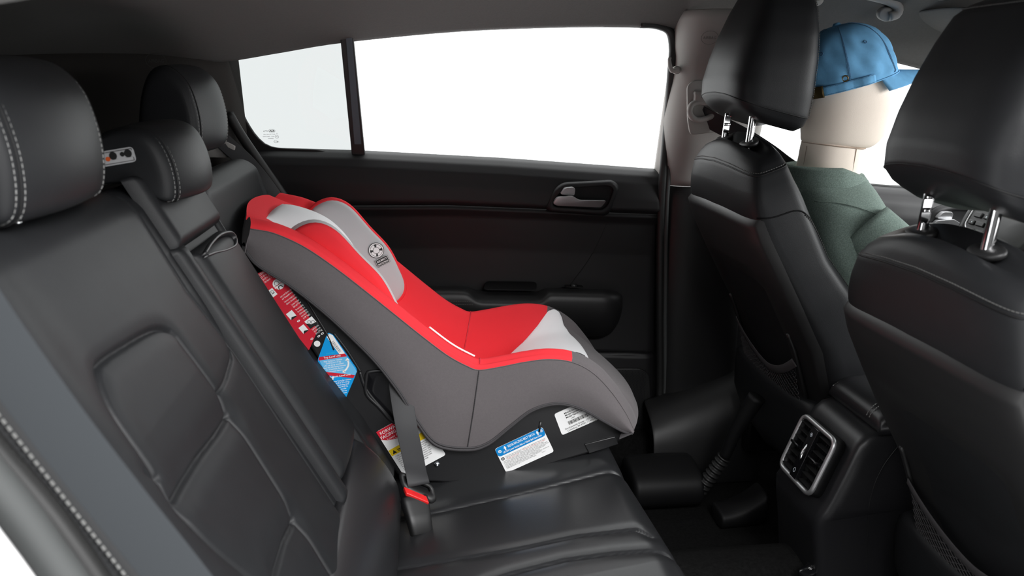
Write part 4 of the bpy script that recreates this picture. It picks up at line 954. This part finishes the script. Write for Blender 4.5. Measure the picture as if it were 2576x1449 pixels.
# ------------------------------------------------------------------ child seat
SY, HWD = 1.74, .20
cs = thing('child_car_seat', 'red and grey forward facing child car seat strapped onto the rear bench', 'child seat', (.10, SY, .34))
RL = [((632,577),(616,626)),((690,588),(648,668)),((765,622),(730,720)),((845,676),(812,784)),((925,738),(886,852)),((1000,798),(950,918)),((1065,850),(1006,992)),((1125,895),(1050,1066)),((1172,921),(1098,1121)),((1205,932),(1175,1133)),
      ((1260,924),(1226,1120)),((1320,912),(1282,1076)),((1380,905),(1338,1034)),((1440,912),(1402,1017)),((1490,938),(1462,1030)),((1535,985),(1516,1060)),((1572,1040),(1562,1085)),((1592,1082),(1590,1092))]
Rp = ats([a for a, b in RL], Y=SY-HWD)[:, [0, 2]]; Lp = ats([b for a, b in RL], Y=SY-HWD)[:, [0, 2]]
Dp = np.array([-.012,.008,.045,.066,.078,.086,.092,.10,.116,.126,.118,.10,.072,.046,.022,.008,.0,.0])
def ci(tab, t):
    """Catmull-Rom lookup by index"""
    tab = np.asarray(tab, float); n = len(tab); i = int(min(max(math.floor(t), 0), n-2)); u = t-i
    b, c = tab[i], tab[i+1]; a = tab[i-1] if i > 0 else 2*b-c; d = tab[i+2] if i+2 < n else 2*c-b
    return 0.5*((2*b)+(c-a)*u+(2*a-5*b+4*c-d)*u*u+(3*b-a-3*c+d)*u**3)
Np = np.array([unit(r-l) for r, l in zip(Rp, Lp)]); Np[15:] = Np[14]
for _ in range(2): Np[1:-1] = (Np[:-2]+2*Np[1:-1]+Np[2:])/4
def cs_pt(t, j, lift=0.0):
    """t along the seat 0 (head) .. 17 (knees); j across 0 .. 20 (near hem, near seam 3, middle 10, far seam 17, far hem 20)"""
    R, L_, n, D = ci(Rp, t), ci(Lp, t), ci(Np, t), float(ci(Dp, t)); fade = np.clip((17-t)/2.5, 0.12, 1)
    tab = np.array([[-.186, *(L_-R)*.97], [-.198, *(L_-R)], [-.207, *((L_-R)*.5)], [-.200, 0, 0], [-.190, *(n*.011*fade)], [-.168, *(n*.014*fade)], [-.147, *(-n*(.002+D*.22))], [-.132, *(-n*D*.62)], [-.105, *(-n*D*.94)], [-.05, *(-n*D*1.0)], [0, *(-n*D)]])
    jj = j if j <= 10 else 20-j; q = ci(tab, jj); y = q[0] if j <= 10 else -q[0]
    k = np.clip((t-12.5)/4, 0, 1); k = k*k*(3-2*k); bx = .050*k*(1-min(1, abs(y)/.205)**2)
    top = .052*np.clip((1.6-t)/1.6, 0, 1)**2*(1-min(1, abs(y)/.205)**2)
    xz = R+q[1:]+n*lift*1.0
    if jj < 3.3 and lift: xz = R+q[1:]; y = y-math.copysign(lift, -y)*-1*-1 if False else y+math.copysign(lift, y)
    return V(xz[0]+bx-top*.8, SY+y, xz[1]+top*.35)
def cs_grid(t0, t1, j0, j1, nt, nj, lift=0.0): return g_grid([[cs_pt(t, j, lift) for j in np.linspace(j0, j1, nj)] for t in np.linspace(t0, t1, nt)])
TF = 12.95
for a, b in ((0, 3), (20, 17)):
    v, f = cs_grid(0, 17, a, b, 150, 24); o = obj('side_cover', v, f, M['grey'], cs, label='charcoal knit side cover')
v, f = cs_grid(0, TF, 3, 17, 150, 110); obj('seat_liner', v, f, M['red'], cs, label='bright red knit liner')
v, f = cs_grid(TF, 17, 3, 17, 50, 90); obj('front_cover', v, f, M['grey'], cs, label='charcoal knit front lip')
# underside closing skirt of the front lip and the rear of the head end
e0 = np.array([cs_pt(0, j) for j in np.linspace(0, 20, 80)]); v = np.vstack([e0, e0*V(1, 1, 1)+V(-.014, 0, -.05), ]); v[80:, 0] = np.maximum(v[80:, 0], -.40)
obj('head_end_cover', v, [(i, i+1, i+81, i+80) for i in range(79)], M['grey'], cs)
e1 = np.array([cs_pt(17, j) for j in np.linspace(0, 20, 80)]); v = np.vstack([e1, e1+V(-.03, 0, -.012)]); obj('front_hem', v, [(i, i+1, i+81, i+80) for i in range(79)], M['binding'], cs)
# light grey seat insert
wi = lambda t: np.interp(t, [9.2, 10, 11, 12, 12.6, 13.0, 13.3, 13.55, 13.75, 13.95, 14.1, 14.2, 14.25], [.004, .032, .070, .105, .135, .160, .170, .168, .158, .135, .10, .055, .01])
tab_y = None
_jt = {}
def j_of_y(y, t):
    if t not in _jt: js = np.linspace(4, 10, 25); _jt[t] = (js, np.array([SY-cs_pt(t, j)[1] for j in js]))
    js, ys_ = _jt[t]; return float(np.interp(-abs(y), -ys_, js))
P = []
for t in np.r_[np.linspace(9.2, 13.5, 50), np.linspace(13.55, 14.25, 30)]:
    row = []; w = wi(t)
    for s in np.linspace(-1, 1, 50):
        j = j_of_y(w*s, t); j = j if s < 0 else 20-j; ed = min(1-abs(s), .12)/.12; te = min(min(t-9.2, 14.25-t), .2)/.2
        row.append(cs_pt(t, j, .0006+.0045*math.sqrt(max(0, 1-(1-min(ed, te))**2))))
    P.append(row)
v, f = g_grid(P); obj('seat_insert', v, f, M['lgrey'], cs, label='pale grey seat insert')
Pe = [P[i][0] for i in range(44, len(P))]+[P[i][-1] for i in range(len(P)-1, 43, -1)]; obj('insert_piping', *g_tube(cr(np.array(Pe), 90), .0013, 6), M['binding'], cs)
# seams, piping and hem binding
for jj, kk in ((3.02, 1), (16.98, 1)):
    l = [cs_pt(t, jj, .0004) for t in np.linspace(0.0, 17, 120)]; obj('piping', *g_tube(l, .0011, 6), M['grey'], cs)
for jj in (1.02, 18.98):
    for dj, r in ((0, .0032), (.10, .0022)):
        l = [cs_pt(t, jj+(dj if jj < 10 else -dj), .0012) for t in np.linspace(0.2, 16.9, 150)]; obj('hem_binding', *g_tube(l, r, 8), M['binding'], cs)
for sgn in (1, -1):
    l = np.array([cs_pt(9, j if sgn > 0 else 20-j, .0008) for j in np.linspace(1, 3, 30)]); obj('side_seam', *g_tube(l, .0011, 6), M['binding'], cs); g_stitch(l, .0042, .003, .0009).build('stitching', M['black'], cs, smooth=False, kind='stuff')
l = [cs_pt(9.0, j, .0004) for j in np.linspace(4, 16, 60)]; obj('crease_seam', *g_tube(l, .0014, 6), M['lred'], cs)
l = np.array([cs_pt(t, 4.9, .004) for t in np.linspace(6.1, 8.6, 24)]); obj('white_tag', *g_ribbon(l, V(0, .3, 1), .0035, .0012), M['white'], cs, label='thin white fabric tag edge')
# head support: centre cushion and two side wings
P = []
for a in np.linspace(0, 1, 36):
    t = .55+3.6*a; row = []
    for s in np.linspace(-1, 1, 40):
        j = j_of_y(.098*s, t); j = j if s < 0 else 20-j; D = float(ci(Dp, t)); h = (.040+D*.8)*(1-abs(s)**2.4)*math.sin(math.pi*min(1, a*1.0))**.5; row.append(cs_pt(t, j, h))
    P.append(row)
v, f = g_grid(P); obj('head_cushion', v, f, M['lgrey'], cs, label='pale grey head cushion')
wing_px = [(778,540),(800,516),(838,506),(880,524),(930,578),(975,626),(1004,680),(1017,715),(1011,742),(985,760),(930,745),(870,690),(820,625),(788,580)]
WY = .132
wl0 = ats(wing_px, Y=SY+WY); wl0 = cr(wl0, 64, True); wc0 = wl0.mean(0)
def wing(sg, kr=1.0, kp=1.0):
    def mir(p): q = np.array(p, float); q[..., 1] = SY+sg*(q[..., 1]-SY); return q
    flare = lambda p: p+np.stack([0*p[:, 0], .35*((p-wc0)@V(.62, 0, .78)), 0*p[:, 0]], 1)*.5
    base = flare(wl0); S = []
    for k, d in ((1.0, .002), (1.035, .005), (1.05, .010), (1.04, .015), (1.0, .019), (.85, .023), (.5, .025), (.1, .025)): S.append(mir(flare(wc0+(wl0-wc0)*k*kr)+V(0, d, 0)))
    v, f = g_loft(S); obj('head_wing', v, f, M['red'], cs, label='red head wing')
    S = []
    for k, d in ((1.012, .010), (1.0, .002), (.975, -.004), (.93, -.008), (.8, -.0105), (.6, -.012), (.4, -.0125), (.15, -.013)): S.append(mir(flare(wc0+(wl0-wc0)*k*kp)+V(0, d, 0)))
    v, f = g_loft(S); return obj('wing_pad', v, f, M['mgrey'], cs, label='mid grey inner wing pad'), flare, mir
wp_far, flare, mir = wing(1); wing(-1, .95, 1.035)
# printed emblem on the far wing
def onw(x, y): p = at(x, y, Y=SY+WY); return flare(p[None])[0]+V(0, -.0135, 0)
o0 = onw(947, 628); pr = Print(o0, onw(970, 617)-o0, onw(955, 655)-o0); pr.n = unit(np.cross(pr.eb, pr.ea)); pr.n = pr.n if pr.n[1] < 0 else -pr.n
g = 1/1000*.98
for k in (1,):
    pr.disc('k', 0, 0, 19*g, .0012); pr.disc('w', 0, 0, 17.6*g, .0014); pr.disc('k', 0, 0, 15*g, .0016); pr.disc('w', 0, 0, 7.2*g, .0018)
    for a in range(4): pr.ring('w', 0, 0, 8.2*g, 14*g, .0018, t0=a*math.pi/2+.5, t1=a*math.pi/2+1.6)
    pr.poly('w', [(-2*g, 14*g), (0, 7*g), (2*g, 14*g)], .002)
    q = rounded(np.array([(-16, 20), (18, 20), (18, 40), (-16, 40)], float)*g, 4*g, 4); pr.poly('k', q, .0012); c_ = q.mean(0); pr.poly('w', c_+(q-c_)*np.array([.95, .93]), .0014); pr.poly('k', c_+(q-c_)*np.array([.90, .86]), .0016)
    pr.text('w', 1*g, 29*g, 'SIDE IMPACT', 6.2*g, 'CENTER', lift=.002, width=26*g, bold=.0001); pr.text('w', 1*g, 36.5*g, 'PROTECTION', 6.2*g, 'CENTER', lift=.002, width=26*g, bold=.0001)
pr.build(cs, dict(k=M['black'], w=M['white']), 'emblem')
# black plastic shell
SHY = 1.562
shp = [(668,672),(715,770),(800,905),(880,1030),(948,1125),(1000,1196),(1060,1212),(1130,1216),(1200,1210),(1330,1186),(1480,1142),(1546,1120),(1582,1094),(1540,1062),(1450,1010),(1330,1000),(1180,1060),(1080,1030),(1000,930),(900,820),(780,735),(700,670)]
lp = ats(shp, Y=SHY); v, f = g_prism(lp, (0, 2*(SY-SHY), 0)); obj('shell', v, f, M['shell'], cs, bevel=.006, autosmooth=.5, label='black plastic shell')
def rib(pts, r=.004, y=SHY): obj('shell_rib', *g_tube(cr(ats(pts, Y=y), 30), r, 8), M['shell'], cs)
rib([(742,706),(796,796),(826,846),(840,880)], .0025); rib([(840,838),(872,880),(907,935)], .003); rib([(905,935),(925,985),(985,1055)], .004)
hole = ats([(922,950),(930,935),(985,940),(1010,1000),(1000,1058),(985,1058),(955,1025),(922,990)], Y=SHY-.001); hole = cr(hole, 48, True)
obj('belt_path_rim', *g_torus_loop(hole, .004, 8), M['shell'], cs); obj('belt_path_recess', *g_loft([hole, hole.mean(0)+(hole-hole.mean(0))*.93+V(0,-.001,0), hole.mean(0)+(hole-hole.mean(0))*.5+V(0,-.001,0)]), M['gloss'], cs)
v, f = g_lathe([(.0, .004), (.0045, .003), (.0065, .0), (.0065, -.004)], at(1099, 1168, Y=SHY-.001), (0, -1, 0), 16); obj('bolt', v, f, M['steel'], cs, label='zinc bolt head')
lp = ats([(1470,1118),(1548,1098),(1556,1118),(1482,1142)], Y=SHY-.004); obj('base_foot', *g_prism(lp, (0, .02, 0)), M['shell'], cs, bevel=.002, autosmooth=.6)
for q in ((1360,1060),(920,800)): obj('shell_rib', *g_tube(ats([q, (q[0]-4, q[1]+26)], Y=SHY), .003, 8), M['shell'], cs)

# ---- stickers on the shell
LY = SHY-.0016
def sticker(px, mt, r, nm, label):
    lp = rounded(ats(px, Y=LY), r, 5); return obj(nm, *g_prism(lp, (0, .0012, 0)), M[mt], cs, smooth=False, label=label)
def sprint(tl, tr, bl):
    o0 = at(*tl, Y=LY); pr = Print(o0, at(*tr, Y=LY)-o0, at(*bl, Y=LY)-o0); pr.n = V(0, -1, 0); return pr
INK = dict(w=M['white'], k=M['black'], g=M['ink'], r=M['lred'], i=M['inkred'], b=M['dblue'], y=M['yellow'], c=M['cyanink'], p=M['palewhite'], l=M['lblue2'])
px1 = 1.563/2000*1.03                        # one survey pixel on this plane, in metres
# red instruction label
lab = sticker([(636,694),(690,668),(798,828),(796,838),(776,884),(764,868)], 'lred', .006, 'instruction_label', 'long red instruction label with white lettering and pictograms')
pr = sprint((650,690), (690,660), (690,743)); u = px1
rows_ = [(4,6,'FORWARD FACING',7.2),(4,13,'22-40 lb (10.1-18 kg)',6),(4,20,'29-49 in. (73.6-125 cm)',6),(4,27,'At least 1 year old',6.5),
         (14,78,'ears not above top',5.6),(14,85,'of headrest.',5.6),(14,94,'Harness straps at or',5.6),(14,101,'above shoulders.',5.6),(30,110,'Lower Anchor',5.8),(30,117,'Belt with Tether',5.8),(30,126,'Do not install by',5.4),(30,133,'this method for a',5.4),(30,140,'child weighing',5.4),(30,147,'more than 40 lbs',5.4),(30,154,'(18 kg).',5.4),
         (28,190,'Lap/Shoulder Belt',5.8),(28,197,'with Tether up to',5.8),(28,204,'65 lb (29 kg)',5.8)]
for a, b, t, s in rows_: a0 = a*.55-4; am = 43-b*.06; pr.text('w', a0*u, b*u, t, s*u*1.15, lift=.0005, width=min(am-a0, .56*s*1.15*len(t))*u)
pr.disc('w', 22*u, 48*u, 14*u); pr.ring('k', 20*u, 44*u, 5*u, 6*u, .0007); pr.rect('r', 9*u, 48*u, 26*u, 1.2*u, .0007); pr.poly('k', [(14*u,60*u),(17*u,52*u),(25*u,52*u),(28*u,60*u),(26*u,60*u),(23*u,54*u),(19*u,54*u),(16*u,60*u)], .0007); pr.rect('i', 11*u, 53*u, 1.5*u, 6*u, .0008)
pr.rect('w', -10*u, 46*u, 14*u, 20*u); pr.ring('k', -2*u, 54*u, 3*u, 4*u, .0007); pr.rect('k', -6*u, 58*u, 8*u, 1*u, .0007)
pr.rect('w', -13*u, 118*u, 18*u, 20*u); pr.poly('k', [(-13*u,138*u),(-7*u,132*u),(5*u,136*u),(5*u,138*u)], .0007)
pr.rect('w', 10*u, 160*u, 23*u, 24*u); pr.poly('k', [(10*u,184*u),(10*u,166*u),(20*u,176*u),(33*u,178*u),(33*u,184*u)], .0007); pr.ring('k', 19*u, 168*u, 3.4*u, 4.4*u, .0008); pr.ring('k', 26*u, 174*u, 4*u, 5*u, .0008)
pr.rect('w', -12*u, 164*u, 16*u, 20*u); pr.poly('k', [(-12*u,184*u),(-6*u,178*u),(4*u,182*u),(4*u,184*u)], .0007)
for a, b in ((14,211),(25,211),(0,150),(-4,206)): pr.ring('w', a*u, b*u, 2*u, 4*u, .0006, sq=.6)
pr.disc('w', -2*u, 224*u, 8*u)
pr.build(lab, INK)
# blue level label
lab = sticker([(824,836),(838,842),(899,930),(893,948),(869,1004),(862,1004),(798,908)], 'lblue', .006, 'level_label', 'blue recline level label with two red level lines')
pr = sprint((800,908), (880,896), (806,950))
def PX(x, y): d = at(x, y, Y=LY)-pr.o; return (d.dot(pr.ea), d.dot(pr.eb))
pr.poly('w', [PX(822,848),PX(828,839),(PX(837,843)),PX(870,892),PX(856,894)], .0004)
pr.poly('l', [PX(802,905),PX(872,896),PX(893,926),PX(898,935),PX(892,944),PX(820,938)], .0004)
pr.poly('r', [PX(803,898),PX(868,889),PX(873,896),PX(801,907)], .0006); pr.poly('r', [PX(818,935),PX(893,943),PX(889,951),PX(825,944)], .0006)
for i, x in enumerate(np.linspace(0, 1, 15)):
    a, b = PX(839+19*x, 857+25*x), PX(833+19*x, 861+25*x); wv = [1, .6, 1.4, .7, 1][i % 5]*.0005; pr.poly('k', [a, (a[0]+wv, a[1]+wv), (b[0]+wv, b[1]+wv), b], .0006)
def tx(ink, x, y, t, s, wd=None): a, b = PX(x, y); pr.text(ink, a, b, t, s*px1*1.3, 'CENTER', lift=.0009, bold=.00008, width=wd*px1 if wd else None)
tx('w', 836, 899, 'Top Level Line', 5.5); tx('w', 856, 947, 'Bottom Level Line', 5.5); tx('c', 832, 890, '4360-4867', 4)
for k, t in enumerate(('Rear Facing For Children', '22-40 lb (10.1-18 kg)', 'who can sit up unassisted.', 'Adjust the child restraint between', 'the 2 level lines. Review', 'instruction manual.')): tx('p', 838+k*1.2, 908+k*5.2, t, 4.0, (46, 38, 50, 58, 44, 34)[k])
for k, t in enumerate(('Rear Facing For Children', '5-22 lb (2.3-10 kg)', 'The bottom level', 'line MUST be', 'parallel', 'with the', 'ground.')): tx('p', 862+k*.6, 958+k*5.2, t, 4.0, (44, 34, 30, 24, 14, 16, 15)[k])
arc = [PX(*q) for q in ((876,905),(879,912),(878,921),(873,930),(867,935))]; arc2 = [PX(*q) for q in ((873,906),(875,913),(874,920),(870,927),(864,932))]; pr.poly('w', arc+arc2[::-1], .0008)
pr.poly('w', [PX(868,907),PX(874,899),PX(880,906)], .0008); pr.poly('w', [PX(862,937),PX(862,928),PX(870,937)], .0008); pr.poly('w', [PX(834,951),PX(838,945),PX(841,951),PX(839,951),PX(839,955),PX(836,955),PX(836,951)], .0008)
pr.build(lab, INK)
# rear-facing belt path label
lab = sticker([(1244,1130),(1364,1074),(1394,1136),(1274,1190)], 'white', .006, 'belt_path_label', 'white rear facing belt path label with blue header')
pr = sprint((1244,1130), (1364,1074), (1274,1190)); W = np.linalg.norm(at(1364,1074,Y=LY)-at(1244,1130,Y=LY)); Hh = W*.5
q = rounded(np.array([(0,0),(W,0),(W,.19*W),(0,.19*W)]), .008, 5); pr.poly('b', q, .0004)
pr.text('w', W*.53, W*.085, 'REAR-FACING BELT PATH', W*.072, 'CENTER', lift=.0007, width=W*.56, bold=.0001); pr.text('w', W*.52, W*.16, 'LATCH: Lower Anchor Belt or Vehicle Belt Goes Here', W*.06, 'CENTER', lift=.0007, width=W*.80, bold=.0001)
for a in (.19, .87): pr.poly('w', np.array([(a-.03,.07),(a,.02),(a+.03,.07),(a+.014,.07),(a+.014,.11),(a-.014,.11),(a-.014,.07)])*W, .0007)
pr.disc('w', W*.07, W*.09, W*.032, .0007); pr.ring('b', W*.07, W*.09, W*.010, W*.018, .0009); pr.ring('w', W*.95, W*.06, W*.025, W*.031, .0007); pr.ring('w', W*.95, W*.06, W*.006, W*.016, .0007)
pr.disc('k', W*.06, W*.255, W*.033, .0006); pr.poly('w', np.array([(.06,.23),(.066,.25),(.085,.262),(.066,.262),(.063,.275),(.057,.275),(.054,.262),(.035,.262),(.054,.25)])*W, .0008)
for k, (c_, x0, t, wd) in enumerate((('g',.12,'This child restraint system conforms to all applicable Federal motor',.84),('g',.12,'vehicle safety standards.',.33),('i',.12,'Vehicles and Aircraft.',.26),('g',.04,'restraints. You must register this child restraint to be reached in a recall. Send',.92),('g',.04,'your name, address and the restraint\'s model number and manufacturing date',.94),('g',.04,'to Dorel Juvenile Group, Inc., P.O. Box 2609, Columbus, IN 47202-2609.',.86),('g',.04,'Customer Care or call 1 800-544-1108 or register online at',.74),('g',.04,'www.djgusa.com/registration/comments. For recall information, call the U.S.',.92),('g',.04,'Government\'s Vehicle Safety Hotline at 1-888-327-4236 (TTY:',.76),('g',.04,'1-800-424-9153), or go to http://www.NHTSA.gov.',.62))):
    pr.text(c_, x0*W, (.245+k*.0265)*W, t, .027*W, lift=.0006, width=wd*W)
pr.text('i', .47*W, .2715*W, 'This Restraint is Certified for Use in Motor', .027*W, lift=.0006, width=.48*W); pr.text('g', .40*W, .298*W, 'Child restraints could be recalled for safety', .027*W, lift=.0006, width=.50*W)
pr.text('g', .78*W, .485*W, '4360-7202', .018*W, lift=.0006)
pr.build(lab, INK)
# maker's label, partly under the cover
lab = sticker([(1394,1042),(1478,1004),(1508,1054),(1414,1095)], 'white', .005, 'maker_label', 'white maker label with bar code, half hidden under the cover')
pr = sprint((1394,1042), (1478,1004), (1414,1095)); W = np.linalg.norm(at(1500,994,Y=LY)-at(1394,1042,Y=LY))
for k, t in enumerate(('Manufactured in: 06/2018', 'Model Number: 22187BGWL', 'Model Name: Child Restraint')): pr.text('k', .20*W, (.10+k*.055)*W, t, .055*W, lift=.0006, bold=.0001)
pr.text('k', .30*W, .265*W, 'L402', .045*W, lift=.0006)
x = .20*W
for i in range(34): w_ = (.006, .012, .008, .016, .006)[i*7 % 5]*W; pr.rect('k', x, .29*W, w_, .085*W, .0006); x += w_+(.008, .006, .012)[i % 3]*W
for k, t in enumerate(('Dorel Juvenile Group \u2022 2525 State Street', 'Columbus, IN 47201 \u2022 1 800-544-1108', 'www.djgusa.com \u2022 4360-7202')): pr.text('k', (.08+.03*k)*W, (.45+k*.058)*W, t, .055*W, lift=.0006, width=(.86, .84, .72)[k]*W)
pr.build(lab, INK)
# forward-facing belt path label behind the belt
lab = sticker([(946,1087),(1046,1032),(1122,1144),(1018,1200)], 'white', .006, 'warning_label', 'white warning label with red and yellow bands behind the belt')
pr = sprint((946,1087), (1046,1032), (1018,1200)); W = np.linalg.norm(at(1046,1032,Y=LY)-at(946,1087,Y=LY))
q = [(0,0),(W,0),(W,.32*W),(.75*W,.42*W),(.4*W,.40*W),(.12*W,.30*W),(0,.22*W)]; pr.poly('r', q, .0004); pr.poly('y', [(0,.52*W),(W,.52*W),(W,.68*W),(0,.68*W)], .0004)
pr.text('w', .05*W, .12*W, 'FORWARD-', .105*W, lift=.0007, bold=.0001); pr.text('w', .01*W, .22*W, 'FACING BELT PATH', .105*W, lift=.0007, bold=.0001); pr.text('w', .12*W, .30*W, 'Lower Anchor Belt or', .075*W, lift=.0007); pr.text('w', .12*W, .37*W, 'Vehicle Belt Goes Here', .075*W, lift=.0007)
pr.poly('k', [(.05*W,.65*W),(.10*W,.56*W),(.15*W,.65*W)], .0007); pr.text('k', .18*W, .65*W, 'WARNING', .10*W, lift=.0007, bold=.0002)
for k, t in enumerate(('Use only the vehicle belt or the lower anchors', 'to install. A child who', 'will not fit this seat', 'must not use this child', 'restraint. Fit the child', 'to attach the belt and', 'weighing more than', 'use with the tether', 'if available of', 'straps on this child', 'seats located in the')): pr.text('k', .06*W, (.74+k*.048)*W, ('\u2022 ' if k == 0 else '')+t+(' and the vehicle belt' if 0 < k < 9 else ''), .046*W, lift=.0006)
pr.build(lab, INK)
# ---- vehicle belt through the child seat
o = thing('child_seat_belt', 'black seat belt holding the child seat, clipped into the red buckle', 'seat belt', at(1030, 1100, Y=1.5))
e0, e1 = at(1008, 985, Y=1.552), at(1054, 1218, Y=1.425)
pth = cr(np.array([at(1002, 930, Y=1.575), e0, at(1022, 1070, Y=1.515), at(1040, 1155, Y=1.462), at(1049, 1198, Y=1.432), e1+V(0, -.004, 0)]), 30)
sd = unit(at(1095, 1238, Y=1.42)-at(1010, 1202, Y=1.42)); sd0 = unit(V(1, 0, -.12))
v, f = g_ribbon(pth, np.array([unit(sd0*(1-q)+sd*q) for q in np.linspace(0, 1, 30)]), .045, .0015); obj('webbing', v, f, M['webbing'], o)
tb = unit(e1-at(1040, 1155, Y=1.462)); nn = unit(np.cross(tb, sd)); nn = nn if nn[1] < 0 else -nn
e1 = e1-nn*.009
def lt(a, b, c=0): return e1+sd*a+tb*b+nn*c
lo_ = loopn(rounded([lt(-.038,-.016), lt(.038,-.016), lt(.038,.016), lt(.026,.026), lt(-.026,.026), lt(-.038,.016)], .012, 6), 60); li = loopn(rounded([lt(-.027,-.007), lt(.027,-.007), lt(.027,.004), lt(-.027,.004)], .003, 5), 60)
S = [li+nn*.0045, (li*.3+lo_*.7)+nn*.0065, lo_+nn*.002, lo_-nn*.003, (li*.3+lo_*.7)-nn*.006, li-nn*.0045]
v, f = g_grid(S, closed_u=True, closed_v=True); obj('latch_plate', v, f, M['plastic'], o)
lp = loopn(rounded([lt(-.021,.020), lt(.021,.020), lt(.019,.045), lt(-.019,.045)], .004, 4), 40); obj('latch_tongue', *g_prism(lp-nn*.005, nn*.003), M['steel'], o, bevel=.001, autosmooth=.6)

# buckle that takes the latch plate
bc = lt(-.012, .027, -.004)
t, ax, wd, n_ = buckle(bc, -tb, sd, 'black belt buckle with red release button holding the child seat belt', lt(0, .11, -.004), w=.027, ln=.075)
v, f = g_box(bc+nn*.0105+tb*.001, (.0245, .0085, .0045), (sd, unit(tb+nn*.35), unit(nn-tb*.35))); rbn = obj('release_button', v, f, M['red_plastic'], t, bevel=.002, autosmooth=.6, label='bright red release button')
pr = Print(bc+nn*.0105+tb*.001+unit(nn-tb*.35)*.0048, sd, unit(tb+nn*.35)); pr.n = unit(nn-tb*.35); pr.text('i', 0, .0022, 'PRESS', .007, 'CENTER', lift=.0003); pr.build(t, {'i': M['lred']})
obj('stalk', *g_ribbon(cr(np.array([bc+tb*.06, bc+tb*.085, bc+tb*.10+V(-.03, 0, 0)]), 12), sd, .030, .004), M['webbing'], t)
